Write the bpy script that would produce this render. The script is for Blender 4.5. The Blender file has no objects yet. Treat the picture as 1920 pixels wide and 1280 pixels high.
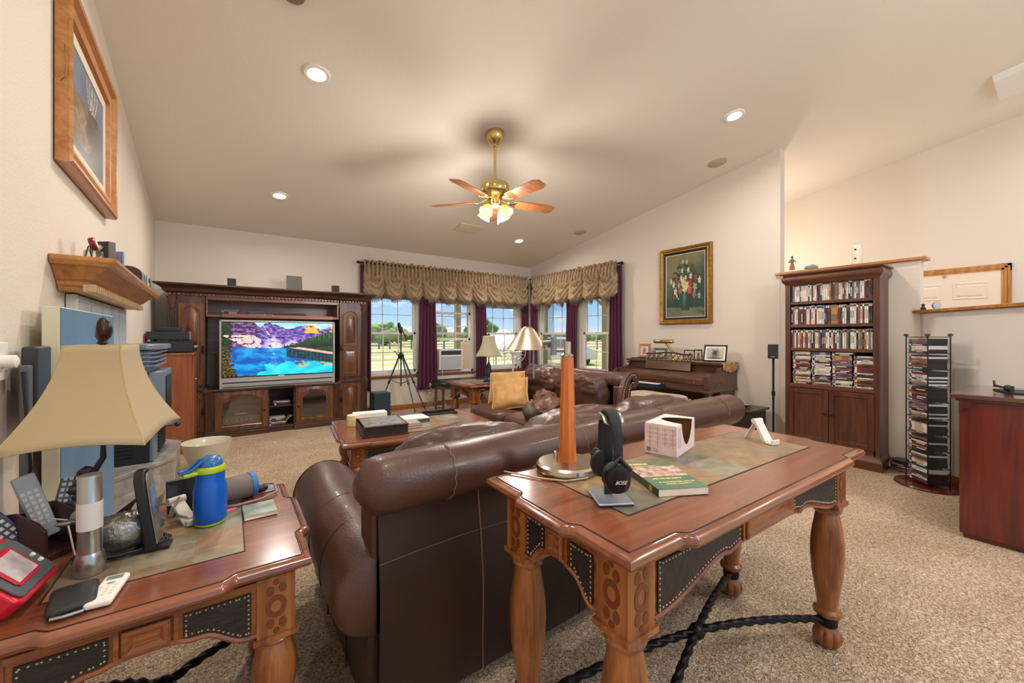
import bpy, math, random
from mathutils import Vector, Matrix, noise
C = bpy.context.scene
PI = math.pi
R = math.radians
random.seed(7)

# ------------------------------------------------------------------ camera
cam_d = bpy.data.cameras.new('camera'); cam = bpy.data.objects.new('camera', cam_d)
C.collection.objects.link(cam); C.camera = cam
cam.location = (0, 0, 1.235); cam.rotation_euler = (R(90), 0, R(-35.5))
cam_d.sensor_width = 36; cam_d.lens = 13.91; cam_d.shift_y = -10/1920; cam_d.clip_start = .05; cam_d.clip_end = 500

# ------------------------------------------------------------------ view and world
C.view_settings.view_transform = 'Standard'; C.view_settings.look = 'None'
C.view_settings.gamma = 1; C.view_settings.use_curve_mapping = False
C.view_settings.exposure = 0.52
C.cycles.use_denoising = True
C.cycles.max_bounces = 9; C.cycles.diffuse_bounces = 6; C.cycles.glossy_bounces = 3
C.cycles.transparent_max_bounces = 16; C.cycles.caustics_reflective = False; C.cycles.caustics_refractive = False
C.cycles.sample_clamp_indirect = 6

def srgb(h):
    if isinstance(h, str):
        h = h.lstrip('#'); c = [int(h[i:i+2], 16)/255 for i in (0, 2, 4)]
    else: c = list(h)
    return tuple(x/12.92 if x <= .04045 else ((x+.055)/1.055)**2.4 for x in c)

world = bpy.data.worlds.new('sky'); C.world = world; world.use_nodes = True
nt = world.node_tree; nt.nodes.clear()
def WN(t, **k):
    n = nt.nodes.new(t)
    for a, b in k.items(): setattr(n, a, b)
    return n
out = WN('ShaderNodeOutputWorld'); bg = WN('ShaderNodeBackground'); bg.inputs[1].default_value = 1.3
tc = WN('ShaderNodeTexCoord'); sp = WN('ShaderNodeSeparateXYZ')
nt.links.new(tc.outputs['Generated'], sp.inputs[0])
rmp = WN('ShaderNodeValToRGB'); nt.links.new(sp.outputs[2], rmp.inputs[0])
el = rmp.color_ramp.elements
el[0].position = 0; el[0].color = (*srgb('#b4c0c6'), 1)
el[1].position = .5; el[1].color = (*srgb('#5a85b5'), 1)
for p, c in ((.03, '#93b0c8'), (.12, '#6593c0'), (.25, '#5585b8')):
    e = el.new(p); e.color = (*srgb(c), 1)
mp = WN('ShaderNodeMapping'); mp.inputs['Scale'].default_value = (5, 5, 17)
nt.links.new(tc.outputs['Generated'], mp.inputs[0])
nz = WN('ShaderNodeTexNoise'); nz.inputs['Scale'].default_value = 1.6; nz.inputs['Detail'].default_value = 7; nz.inputs['Roughness'].default_value = .55
nt.links.new(mp.outputs[0], nz.inputs['Vector'])
cr = WN('ShaderNodeValToRGB'); cr.color_ramp.elements[0].position = .52; cr.color_ramp.elements[1].position = .66
nt.links.new(nz.outputs[0], cr.inputs[0])
mx = WN('ShaderNodeMix', data_type='RGBA'); nt.links.new(cr.outputs[0], mx.inputs[0])
nt.links.new(rmp.outputs[0], mx.inputs[6]); mx.inputs[7].default_value = (.60, .61, .63, 1)
nt.links.new(mx.outputs[2], bg.inputs[0]); nt.links.new(bg.outputs[0], out.inputs[0])

sun_d = bpy.data.lights.new('sun', 'SUN'); sun_d.energy = 4.4; sun_d.angle = R(.6); sun_d.color = (1, .95, .86)
sun = bpy.data.objects.new('sun', sun_d); C.collection.objects.link(sun)
sun.rotation_euler = Vector((-.36, -.48, -1)).to_track_quat('-Z', 'Y').to_euler()   # high sun beyond the porch roof

CEIL = lambda y: 2.66 + .157*(6.5-y)
WL = lambda y: -.75 + .035*(6.5-y)        # x of the left wall

# the room's recessed lamps; the ones with y < 1 are unseen, added as fill light
DOWN = [(.524, 3.22), (.466, 5.26), (4.0, 1.88), (3.96, 5.35), (.55, .9), (.6, -1.5), (3.6, -.5), (5.9, -.6)]
LIGHT_W = 14.5

# ------------------------------------------------------------------ helpers
class MB:
    """collects faces of one mesh"""
    def __init__(s): s.v = []; s.f = []; s.m = []; s.mi = 0; s.M = Matrix()
    def at(s, loc=(0, 0, 0), rz=0, rx=0, ry=0):
        s.M = Matrix.Translation(loc) @ Matrix.Rotation(rz, 4, 'Z') @ Matrix.Rotation(ry, 4, 'Y') @ Matrix.Rotation(rx, 4, 'X'); return s
    def mesh(s, vs, fs):
        n = len(s.v); M = s.M
        s.v += [tuple(M @ Vector(p)) for p in vs]; s.f += [tuple(i+n for i in f) for f in fs]; s.m += [s.mi]*len(fs); return s
    def box(s, x0, x1, y0, y1, z0, z1):
        return s.mesh([(x0,y0,z0),(x1,y0,z0),(x1,y1,z0),(x0,y1,z0),(x0,y0,z1),(x1,y0,z1),(x1,y1,z1),(x0,y1,z1)],
                      [(3,2,1,0),(4,5,6,7),(0,1,5,4),(1,2,6,5),(2,3,7,6),(3,0,4,7)])
    def cbox(s, c, d): return s.box(c[0]-d[0]/2, c[0]+d[0]/2, c[1]-d[1]/2, c[1]+d[1]/2, c[2]-d[2]/2, c[2]+d[2]/2)
    def loops(s, L, closed=True, cap0=True, cap1=True, wrap=False):
        n = len(L[0]); vs = [p for l in L for p in l]; fs = []
        m = len(L); rng = m if wrap else m-1
        for i in range(rng):
            a = i*n; b = ((i+1) % m)*n
            for j in range(n if closed else n-1):
                k = (j+1) % n; fs.append((a+j, a+k, b+k, b+j))
        if not wrap:
            if cap0: fs.append(tuple(range(n))[::-1])
            if cap1: fs.append(tuple((m-1)*n+j for j in range(n)))
        return s.mesh(vs, fs)
    def lathe(s, prof, seg=24, c=(0, 0, 0), ax='z', flute=None):
        L = []
        for r, z in prof:
            l = []
            for j in range(seg):
                a = 2*PI*j/seg; rr = r*(flute(a, z) if flute else 1)
                x, y = rr*math.cos(a), rr*math.sin(a)
                p = (x, y, z) if ax == 'z' else ((z, x, y) if ax == 'x' else (y, z, x))
                l.append((p[0]+c[0], p[1]+c[1], p[2]+c[2]))
            L.append(l)
        return s.loops(L)
    def cyl(s, c, r, h, seg=20, ax='z'): return s.lathe([(r, 0), (r, h)], seg, c, ax)
    def tube(s, pts, r, seg=8, closed=False):
        P = [Vector(p) for p in pts]; n = len(P); L = []; N = None
        for i, p in enumerate(P):
            if closed: t = P[(i+1) % n]-P[i-1]
            else: t = P[min(i+1, n-1)]-P[max(i-1, 0)]
            t = t.normalized() if t.length > 1e-9 else Vector((0, 0, 1))
            if N is None:
                N = t.cross(Vector((0, 0, 1)))
                if N.length < 1e-3: N = t.cross(Vector((1, 0, 0)))
            N = (N - t*N.dot(t)).normalized(); B = t.cross(N)
            rr = r[i] if isinstance(r, (list, tuple)) else r
            L.append([tuple(p+N*math.cos(2*PI*j/seg)*rr+B*math.sin(2*PI*j/seg)*rr) for j in range(seg)])
        return s.loops(L, wrap=closed)
    def prism(s, o, d0, d1, pl='xy'):
        """outline o extruded between d0 and d1; pl names the outline's plane"""
        def P(a, b, d): return {'xy': (a, b, d), 'xz': (a, d, b), 'yz': (d, a, b)}[pl]
        return s.loops([[P(a, b, d0) for a, b in o], [P(a, b, d1) for a, b in o]])
    def stack(s, o_fn, prof):
        """o_fn(offset) -> 2-D outline; prof [(offset, z)]"""
        return s.loops([[(a, b, z) for a, b in o_fn(off)] for off, z in prof])
    def grid(s, fn, nu, nv, cu=False):
        vs = [fn(i/(nu if cu else nu), j/nv) for j in range(nv+1) for i in range(nu if cu else nu+1)]
        w = nu if cu else nu+1; fs = []
        for j in range(nv):
            for i in range(nu):
                k = (i+1) % w if cu else i+1
                fs.append((j*w+i, j*w+k, (j+1)*w+k, (j+1)*w+i))
        return s.mesh(vs, fs)
    def ball(s, c, r, nu=16, nv=10, e=1.0, e2=None, wr=0, wf=3, seed=0):
        """super-ellipsoid: e < 1 boxier; wr wrinkles"""
        e2 = e2 or e; rx, ry, rz = (r, r, r) if not isinstance(r, (tuple, list)) else r
        sg = lambda x, p: math.copysign(abs(x)**p, x)
        vs = []; fs = []
        for j in range(nv+1):
            t = -PI/2+PI*j/nv
            for i in range(nu):
                a = 2*PI*i/nu
                x = sg(math.cos(t), e2)*sg(math.cos(a), e); y = sg(math.cos(t), e2)*sg(math.sin(a), e); z = sg(math.sin(t), e2)
                p = Vector((x*rx, y*ry, z*rz))
                if wr:
                    d = Vector((x, y, z)).normalized()
                    q = Vector((p.x*wf+seed*7.3, p.y*wf*1.0, p.z*wf*2.2))
                    p = p + d*wr*(noise.fractal(q, .9, 2.1, 3))
                vs.append((p.x+c[0], p.y+c[1], p.z+c[2]))
        for j in range(nv):
            for i in range(nu):
                k = (i+1) % nu; fs.append((j*nu+i, j*nu+k, (j+1)*nu+k, (j+1)*nu+i))
        return s.mesh(vs, fs)

def new_obj(name, mb, mats, smooth=None, bevel=0, seg=2, sub=0, solid=0):
    me = bpy.data.meshes.new(name); me.from_pydata(mb.v, [], mb.f); me.update()
    if not isinstance(mats, (list, tuple)): mats = [mats]
    for m in mats: me.materials.append(m)
    if len(mats) > 1: me.polygons.foreach_set('material_index', [min(i, len(mats)-1) for i in mb.m])
    if smooth is not None:
        me.polygons.foreach_set('use_smooth', [True]*len(me.polygons))
        if smooth < 180: me.set_sharp_from_angle(angle=R(smooth))
    o = bpy.data.objects.new(name, me); C.collection.objects.link(o)
    if bevel:
        b = o.modifiers.new('bevel', 'BEVEL'); b.width = bevel; b.segments = seg; b.limit_method = 'ANGLE'; b.angle_limit = R(40)
        if smooth is None:
            me.polygons.foreach_set('use_smooth', [True]*len(me.polygons)); b.harden_normals = True
            me.set_sharp_from_angle(angle=R(80))
    if solid:
        b = o.modifiers.new('solid', 'SOLIDIFY'); b.thickness = solid; b.offset = 0
    if sub:
        b = o.modifiers.new('sub', 'SUBSURF'); b.levels = b.render_levels = sub
    return o
def tag(o, label=None, cat=None, group=None, kind=None):
    for k, v in (('label', label), ('category', cat), ('group', group), ('kind', kind)):
        if v: o[k] = v
    return o
def thing(name, label, cat, loc=(0, 0, 0), rz=0, group=None, kind=None):
    o = bpy.data.objects.new(name, None); C.collection.objects.link(o); o.empty_display_size = .05
    o.location = loc; o.rotation_euler = (0, 0, rz); return tag(o, label, cat, group, kind)
def part(name, mb, mats, parent, loc=None, rot=None, label=None, **k):
    o = new_obj(name, mb, mats, **k); o.parent = parent
    if loc: o.location = loc
    if rot: o.rotation_euler = rot
    if label: o['label'] = label
    return o
def solo(name, mb, mats, label, cat, loc=(0, 0, 0), rz=0, group=None, kind=None, **k):
    o = new_obj(name, mb, mats, **k); o.location = loc; o.rotation_euler = (0, 0, rz)
    return tag(o, label, cat, group, kind)
def struct(name, mb, mats, parent=None, **k):
    o = new_obj(name, mb, mats, **k); o.parent = parent
    if parent is None: o['kind'] = 'structure'
    return o
def copy_tree(o, parent=None):
    c = o.copy(); C.collection.objects.link(c); c.parent = parent
    for ch in list(o.children): copy_tree(ch, c)
    return c
def text(body, size, mat, parent, loc, rot, name='lettering', depth=.0006, align='CENTER', shear=0):
    cu = bpy.data.curves.new(name, 'FONT'); cu.body = body; cu.size = size; cu.extrude = depth; cu.align_x = align; cu.align_y = 'CENTER'; cu.shear = shear
    cu.materials.append(mat); q = bpy.data.objects.new(name, cu); C.collection.objects.link(q); bpy.context.view_layer.update()
    me = bpy.data.meshes.new_from_object(q.evaluated_get(bpy.context.evaluated_depsgraph_get())); bpy.data.objects.remove(q); me.name = name
    o = bpy.data.objects.new(name, me); C.collection.objects.link(o); o.parent = parent; o.location = loc; o.rotation_euler = rot
    return o

# ------------------------------------------------------------------ materials
MATS = {}
def mat(name, col, rough=.5, metal=0, spec=.5, bump=0, bscale=50, var=0, vscale=5, coat=0, emis=0, sheen=0, stretch=None, col2=None, trans=0, detail=4):
    if name in MATS: return MATS[name]
    m = bpy.data.materials.new(name); MATS[name] = m; m.use_nodes = True; t = m.node_tree; N = t.nodes; b = N['Principled BSDF']
    c = (*srgb(col), 1)
    b.inputs['Base Color'].default_value = c; b.inputs['Roughness'].default_value = rough; b.inputs['Metallic'].default_value = metal
    b.inputs['Specular IOR Level'].default_value = spec; b.inputs['Coat Weight'].default_value = coat; b.inputs['Coat Roughness'].default_value = .12
    if trans: b.inputs['Transmission Weight'].default_value = trans
    if sheen: b.inputs['Sheen Weight'].default_value = sheen; b.inputs['Sheen Roughness'].default_value = .4
    if emis: b.inputs['Emission Color'].default_value = c; b.inputs['Emission Strength'].default_value = emis
    if bump or var or col2:
        tc = N.new('ShaderNodeTexCoord'); mp = N.new('ShaderNodeMapping'); t.links.new(tc.outputs['Object'], mp.inputs[0])
        if stretch: mp.inputs['Scale'].default_value = stretch
    if var or col2:
        n = N.new('ShaderNodeTexNoise'); n.inputs['Scale'].default_value = vscale; n.inputs['Detail'].default_value = detail; t.links.new(mp.outputs[0], n.inputs['Vector'])
        r = N.new('ShaderNodeValToRGB'); t.links.new(n.outputs[0], r.inputs[0])
        r.color_ramp.elements[0].position = .32; r.color_ramp.elements[1].position = .68
        if col2: r.color_ramp.elements[0].color = (*srgb(col2), 1); r.color_ramp.elements[1].color = c
        else:
            r.color_ramp.elements[0].color = tuple(x*(1-var) for x in c[:3])+(1,); r.color_ramp.elements[1].color = tuple(min(1, x*(1+var)) for x in c[:3])+(1,)
        t.links.new(r.outputs[0], b.inputs['Base Color'])
    if bump:
        n2 = N.new('ShaderNodeTexNoise'); n2.inputs['Scale'].default_value = bscale; n2.inputs['Detail'].default_value = 3; t.links.new(mp.outputs[0], n2.inputs['Vector'])
        bp = N.new('ShaderNodeBump'); bp.inputs['Strength'].default_value = min(1, bump); bp.inputs['Distance'].default_value = .004*max(1, bump); t.links.new(n2.outputs[0], bp.inputs['Height']); t.links.new(bp.outputs[0], b.inputs['Normal'])
    return m
def wood(name, c1, c2, rough=.35, axis='x', scale=1.0, coat=.25):
    """c1 light, c2 dark; grain runs along axis"""
    if name in MATS: return MATS[name]
    m = bpy.data.materials.new(name); MATS[name] = m; m.use_nodes = True; t = m.node_tree; N = t.nodes; b = N['Principled BSDF']
    tc = N.new('ShaderNodeTexCoord'); mp = N.new('ShaderNodeMapping'); t.links.new(tc.outputs['Object'], mp.inputs[0])
    s = [14*scale]*3; s['xyz'.index(axis)] = 1.1*scale; mp.inputs['Scale'].default_value = s
    n = N.new('ShaderNodeTexNoise'); n.inputs['Scale'].default_value = 1.6; n.inputs['Detail'].default_value = 6; n.inputs['Distortion'].default_value = .6
    t.links.new(mp.outputs[0], n.inputs['Vector'])
    n2 = N.new('ShaderNodeTexNoise'); n2.inputs['Scale'].default_value = 9; n2.inputs['Detail'].default_value = 4; t.links.new(mp.outputs[0], n2.inputs['Vector'])
    a = N.new('ShaderNodeMath'); a.operation = 'MULTIPLY_ADD'; t.links.new(n2.outputs[0], a.inputs[0]); a.inputs[1].default_value = .35; t.links.new(n.outputs[0], a.inputs[2])
    r = N.new('ShaderNodeValToRGB'); t.links.new(a.outputs[0], r.inputs[0])
    r.color_ramp.elements[0].position = .48; r.color_ramp.elements[1].position = .86
    r.color_ramp.elements[0].color = (*srgb(c2), 1); r.color_ramp.elements[1].color = (*srgb(c1), 1)
    t.links.new(r.outputs[0], b.inputs['Base Color'])
    bp = N.new('ShaderNodeBump'); bp.inputs['Strength'].default_value = .12; bp.inputs['Distance'].default_value = .002; t.links.new(n2.outputs[0], bp.inputs['Height']); t.links.new(bp.outputs[0], b.inputs['Normal'])
    b.inputs['Roughness'].default_value = rough; b.inputs['Coat Weight'].default_value = coat; b.inputs['Coat Roughness'].default_value = .18
    return m
def attr_mat(name, rough=.5, emis=0):
    if name in MATS: return MATS[name]
    m = bpy.data.materials.new(name); MATS[name] = m; m.use_nodes = True; t = m.node_tree; b = t.nodes['Principled BSDF']
    a = t.nodes.new('ShaderNodeAttribute'); a.attribute_name = 'Col'
    b.inputs['Roughness'].default_value = rough
    if emis:
        b.inputs['Base Color'].default_value = (.01, .01, .01, 1)
        t.links.new(a.outputs['Color'], b.inputs['Emission Color']); b.inputs['Emission Strength'].default_value = emis
    else: t.links.new(a.outputs['Color'], b.inputs['Base Color'])
    return m
def picture(name, w, h, nx, ny, fn, m, parent, loc=(0, 0, 0), rot=(0, 0, 0)):
    """printed or lit picture in the local xz plane, centred, facing -y; fn(u, v) -> srgb, v up"""
    mb = MB(); mb.grid(lambda u, v: ((u-.5)*w, 0, (v-.5)*h), nx, ny)
    me = bpy.data.meshes.new(name); me.from_pydata(mb.v, [], mb.f); me.materials.append(m)
    ca = me.color_attributes.new('Col', 'FLOAT_COLOR', 'CORNER'); arr = []
    for j in range(ny):
        for i in range(nx):
            c = srgb([min(1, max(0, x)) for x in fn((i+.5)/nx, (j+.5)/ny)])
            arr += list(c)+[1.0]
    full = []
    for k in range(nx*ny): full += arr[4*k:4*k+4]*4
    ca.data.foreach_set('color', full)
    o = bpy.data.objects.new(name, me); C.collection.objects.link(o); o.parent = parent; o.location = loc; o.rotation_euler = rot
    return o
def fbm(x, y, z=0, o=4): return noise.fractal(Vector((x, y, z)), .9, 2.0, o)
def lerp(a, b, t): t = min(1, max(0, t)); return tuple(x+(y-x)*t for x, y in zip(a, b))
def hexc(h): h = h.lstrip('#'); return tuple(int(h[i:i+2], 16)/255 for i in (0, 2, 4))
sm = lambda a, b, x: (lambda t: t*t*(3-2*t))(min(1, max(0, (x-a)/(b-a))))

WALL = mat('wall_paint', '#e0d6ca', .85, bump=.35, bscale=90)
CEILM = mat('ceiling_paint', '#ebe4d9', .9, bump=.4, bscale=70)
WHITE = mat('white_vinyl', '#eceae4', .4)
OAK = wood('honey_oak', '#c98d45', '#a4672a', .4, 'x')
OAKY = wood('honey_oak_y', '#c58a4a', '#a06530', .4, 'y')
OAKZ = wood('honey_oak_z', '#c98d45', '#a4672a', .4, 'z')
CHERRY = wood('carved_cherry', '#a4602e', '#6a3216', .26, 'x', coat=.45)
CHERRYD = wood('carved_cherry_top', '#965a3e', '#693a24', .2, 'x', coat=.5, scale=.5)
CHERRYZ = wood('carved_cherry_leg', '#b0713c', '#6e3a1c', .28, 'z', coat=.4)
DARKW = wood('dark_walnut', '#5c3d2a', '#2e1c14', .34, 'x')
DARKWZ = wood('dark_walnut_upright', '#603f2a', '#2f1d15', .34, 'z')
PANELW = wood('walnut_panel', '#80502e', '#432818', .3, 'z')
BOOKW = wood('bookcase_cherry', '#5f3322', '#40200f', .4, 'z')
BOOKWX = wood('bookcase_cherry_rail', '#70402a', '#4a2614', .38, 'y')
REDW = wood('red_mahogany', '#6e2016', '#3d1010', .22, 'z', .5, coat=.6)
PIANOW = wood('piano_walnut', '#65442f', '#3c2519', .3, 'y')
INLAY = mat('inlay_dark', '#743c1c', .4)
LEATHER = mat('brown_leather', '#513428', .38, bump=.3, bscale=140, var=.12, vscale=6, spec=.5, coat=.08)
LEATHER_SHADED = mat('brown_leather_shaded', '#35211a', .42, bump=.25, bscale=160, var=.15, vscale=3, spec=.45)  # darker copy of the leather; shade on the lower parts set in its colour
SEAM = mat('leather_seam', '#7d6352', .6)
SEAMD = mat('leather_seam_dark', '#1c100d', .6)
BLKLEATHER = mat('embossed_black_leather', '#24211d', .5, bump=1, bscale=38, stretch=(1, 1, 1.6))
NAIL = mat('nailhead', '#c9b898', .3, .9)
IRON = mat('twisted_iron', '#1d1b1a', .42, .6)
BLACK = mat('black_plastic', '#17181a', .38)
BLACKM = mat('black_matte', '#202224', .6)
GREYM = mat('grey_metal', '#8c9094', .35, .7)
SILVER = mat('brushed_silver', '#b9b8b4', .28, .9)
NICKEL = mat('brushed_nickel', '#c9bfae', .22, 1)
BRASS = mat('polished_brass', '#cdb577', .2, 1)
BRONZE = mat('dark_bronze', '#3a2a20', .35, .7)
GOLD = mat('antique_gold', '#9c6c28', .35, .75, var=.3, vscale=30)
GOLDHI = mat('bright_gold', '#dcae5c', .28, .8)
PAPER = mat('paper_white', '#efe9de', .7)
def glass_mat(name, tint=(1, 1, 1), refl=.10, rough=.02):
    m = bpy.data.materials.new(name); m.use_nodes = True; t = m.node_tree; N = t.nodes; N.clear(); o = N.new('ShaderNodeOutputMaterial')
    a = N.new('ShaderNodeBsdfTransparent'); a.inputs[0].default_value = (*tint, 1); g = N.new('ShaderNodeBsdfGlossy'); g.inputs['Roughness'].default_value = rough
    f = N.new('ShaderNodeLayerWeight'); f.inputs[0].default_value = .25; mu = N.new('ShaderNodeMath'); mu.operation = 'MULTIPLY_ADD'; mu.inputs[1].default_value = .5; mu.inputs[2].default_value = refl*.3
    x = N.new('ShaderNodeMixShader'); t.links.new(f.outputs['Fresnel'], mu.inputs[0]); t.links.new(mu.outputs[0], x.inputs[0]); t.links.new(a.outputs[0], x.inputs[1]); t.links.new(g.outputs[0], x.inputs[2]); t.links.new(x.outputs[0], o.inputs[0]); return m
GLASS = glass_mat('window_glass'); CLEAR = glass_mat('clear_glass', (.93, .94, .92), .4, .05); SMOKE = glass_mat('smoked_glass', (.35, .35, .35), .5, .05)
def fabric(name, col, tr=.4, var=.15, stretch=None):
    m = bpy.data.materials.new(name); m.use_nodes = True; t = m.node_tree; N = t.nodes; b = N['Principled BSDF']; c = (*srgb(col), 1)
    b.inputs['Base Color'].default_value = c; b.inputs['Roughness'].default_value = .7; b.inputs['Sheen Weight'].default_value = .2
    tr_ = N.new('ShaderNodeBsdfTranslucent'); tr_.inputs[0].default_value = c; x = N.new('ShaderNodeMixShader'); x.inputs[0].default_value = tr
    o = N['Material Output']; t.links.new(b.outputs[0], x.inputs[1]); t.links.new(tr_.outputs[0], x.inputs[2]); t.links.new(x.outputs[0], o.inputs[0]); MATS[name] = m; return m
PURPLE = fabric('plum_curtain', '#7e3d60', .5)
SWAG = mat('taupe_satin', '#a38b6b', .36, var=.18, vscale=14, spec=.6, sheen=.3)
SHADE = fabric('parchment_shade', '#cdb78e', .3)
SHADE2 = fabric('linen_shade', '#c4bca0', .35)
# carpet: cut pile
def carpet():
    m = bpy.data.materials.new('carpet'); m.use_nodes = True; t = m.node_tree; N = t.nodes; b = N['Principled BSDF']; b.inputs['Roughness'].default_value = .95; b.inputs['Specular IOR Level'].default_value = .1
    tc = N.new('ShaderNodeTexCoord'); n = N.new('ShaderNodeTexNoise'); n.inputs['Scale'].default_value = 95; n.inputs['Detail'].default_value = 3; n.inputs['Distortion'].default_value = 1.2; t.links.new(tc.outputs['Object'], n.inputs['Vector'])
    r = N.new('ShaderNodeValToRGB'); r.color_ramp.elements[0].position = .36; r.color_ramp.elements[1].position = .6
    r.color_ramp.elements[0].color = (*srgb('#a5876a'), 1); r.color_ramp.elements[1].color = (*srgb('#f2dcc0'), 1); t.links.new(n.outputs[0], r.inputs[0])
    n3 = N.new('ShaderNodeTexNoise'); n3.inputs['Scale'].default_value = 2.2; n3.inputs['Detail'].default_value = 3; t.links.new(tc.outputs['Object'], n3.inputs['Vector'])
    r3 = N.new('ShaderNodeValToRGB'); r3.color_ramp.elements[0].color = (.86, .84, .8, 1); r3.color_ramp.elements[1].color = (1, 1, 1, 1); r3.color_ramp.elements[0].position = .4; r3.color_ramp.elements[1].position = .6; t.links.new(n3.outputs[0], r3.inputs[0])
    mu = N.new('ShaderNodeMix'); mu.data_type = 'RGBA'; mu.blend_type = 'MULTIPLY'; mu.inputs[0].default_value = 1; t.links.new(r.outputs[0], mu.inputs[6]); t.links.new(r3.outputs[0], mu.inputs[7]); t.links.new(mu.outputs[2], b.inputs['Base Color'])
    bp = N.new('ShaderNodeBump'); bp.inputs['Strength'].default_value = 1; bp.inputs['Distance'].default_value = .02; t.links.new(n.outputs[0], bp.inputs['Height']); t.links.new(bp.outputs[0], b.inputs['Normal']); return m
CARPET = carpet()
def slate(name='slate_tiles', sc=1.0, cols=('#7d7364', '#957c5e', '#8b8e80', '#6d6d63'), tile=.155):
    m = bpy.data.materials.new(name); m.use_nodes = True; t = m.node_tree; N = t.nodes; b = N['Principled BSDF']; b.inputs['Roughness'].default_value = .38
    tc = N.new('ShaderNodeTexCoord'); sc_ = N.new('ShaderNodeVectorMath'); sc_.operation = 'SCALE'; sc_.inputs['Scale'].default_value = 1/tile; t.links.new(tc.outputs['Object'], sc_.inputs[0])
    ad = N.new('ShaderNodeVectorMath'); ad.operation = 'ADD'; ad.inputs[1].default_value = (.5, .02, .01); t.links.new(sc_.outputs[0], ad.inputs[0])
    fl = N.new('ShaderNodeVectorMath'); fl.operation = 'FLOOR'; t.links.new(ad.outputs[0], fl.inputs[0])
    wn = N.new('ShaderNodeTexWhiteNoise'); wn.noise_dimensions = '3D'; t.links.new(fl.outputs[0], wn.inputs['Vector'])
    r = N.new('ShaderNodeValToRGB'); e = r.color_ramp.elements; e[0].color = (*srgb(cols[0]), 1); e[1].color = (*srgb(cols[3]), 1); e[1].position = .9
    for p, c in ((.3, cols[1]), (.6, cols[2])): x = e.new(p); x.color = (*srgb(c), 1)
    t.links.new(wn.outputs[0], r.inputs[0])
    n = N.new('ShaderNodeTexNoise'); n.inputs['Scale'].default_value = 9; n.inputs['Detail'].default_value = 7; n.inputs['Distortion'].default_value = 1.5; t.links.new(tc.outputs['Object'], n.inputs['Vector'])
    r2 = N.new('ShaderNodeValToRGB'); r2.color_ramp.elements[0].position = .3; r2.color_ramp.elements[1].position = .7; r2.color_ramp.elements[0].color = (.62, .58, .52, 1); r2.color_ramp.elements[1].color = (1.25, 1.15, 1, 1); t.links.new(n.outputs[0], r2.inputs[0])
    mu = N.new('ShaderNodeMix'); mu.data_type = 'RGBA'; mu.blend_type = 'MULTIPLY'; mu.inputs[0].default_value = 1; t.links.new(r.outputs[0], mu.inputs[6]); t.links.new(r2.outputs[0], mu.inputs[7]); t.links.new(mu.outputs[2], b.inputs['Base Color'])
    bp = N.new('ShaderNodeBump'); bp.inputs['Strength'].default_value = .4; bp.inputs['Distance'].default_value = .004; t.links.new(n.outputs[0], bp.inputs['Height']); t.links.new(bp.outputs[0], b.inputs['Normal']); return m
SLATE = slate(); HEARTH = slate('hearth_slate', cols=('#8f9398', '#a3a6a6', '#7e858c', '#999a98'), tile=.3)

# ================================================================== SETTING
struct('floor', MB().box(-.95, 7.1, -3.2, 6.62, -.12, 0), CARPET)
mb = MB(); o = [(-3.2, CEIL(-3.2)), (6.75, CEIL(6.75)), (6.75, CEIL(6.75)+.12), (-3.2, CEIL(-3.2)+.12)]
mb.prism(o, -1.0, 7.15, 'yz'); struct('ceiling', mb, CEILM)
# far wall with three windows
ZS, ZH = .58, 1.97
WF = [(1.72, 2.67), (2.80, 3.75), (3.90, 4.84)]; WR = [(4.16, 5.08), (5.30, 6.28)]
mb = MB(); xs = [-.9]
for a, b in WF:
    mb.box(xs[-1], a, 6.5, 6.64, 0, 2.68); mb.box(a, b, 6.5, 6.64, 0, ZS); mb.box(a, b, 6.5, 6.64, ZH, 2.68); xs.append(b)
mb.box(xs[-1], 5.235, 6.5, 6.64, 0, 2.68); struct('wall_back', mb, WALL)
def col(mb, y0, y1, z0, z1=None, x0=5.115, x1=5.235):
    mb.prism([(y0, z0), (y1, z0), (y1, z1 if z1 else CEIL(y1)+.02), (y0, z1 if z1 else CEIL(y0)+.02)], x0, x1, 'yz')
mb = MB(); p = 1.9
for a, b in WR: col(mb, p, a, 0); col(mb, a, b, 0, ZS); col(mb, a, b, ZH); p = b
col(mb, p, 6.5, 0); struct('wall_right', mb, WALL)
mb = MB(); col(mb, .77, 1.9, 0, 1.93); struct('wall_half', mb, WALL, bevel=.006)
mb = MB(); mb.at((5.115, .77, 0), R(225)); mb.box(0, 1.0, 0, .12, 0, 1.445); struct('wall_angled', mb, mat('wall_paint_cool', '#e4e2dc', .85, bump=.35, bscale=90), bevel=.006)
mb = MB(); mb.prism([(-3.2, 0), (6.5, 0), (6.5, CEIL(6.5)+.02), (-3.2, CEIL(-3.2)+.02)], -.12, 0, 'yz')
mb2 = MB(); mb2.v = [(x+WL(y), y, z) for x, y, z in mb.v]; mb2.f = mb.f; mb2.m = mb.m; struct('wall_left', mb2, WALL)
mb = MB(); col(mb, -3.2, 3.95, 0, None, 7.0, 7.12); struct('wall_hall', mb, WALL)
mb = MB(); mb.box(5.235, 7.1, 3.9, 4.02, 0, CEIL(3.9)+.01); struct('wall_hall_end', mb, WALL)
# ledge caps
struct('trim_1', MB().box(5.075, 5.275, .73, 1.94, 1.93, 1.955), OAKY, bevel=.004)
mb = MB().at((5.115, .77, 0), R(225)); mb.box(-.06, 1.02, -.04, .17, 1.445, 1.47); struct('trim_2', mb, OAK, bevel=.004)
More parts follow.
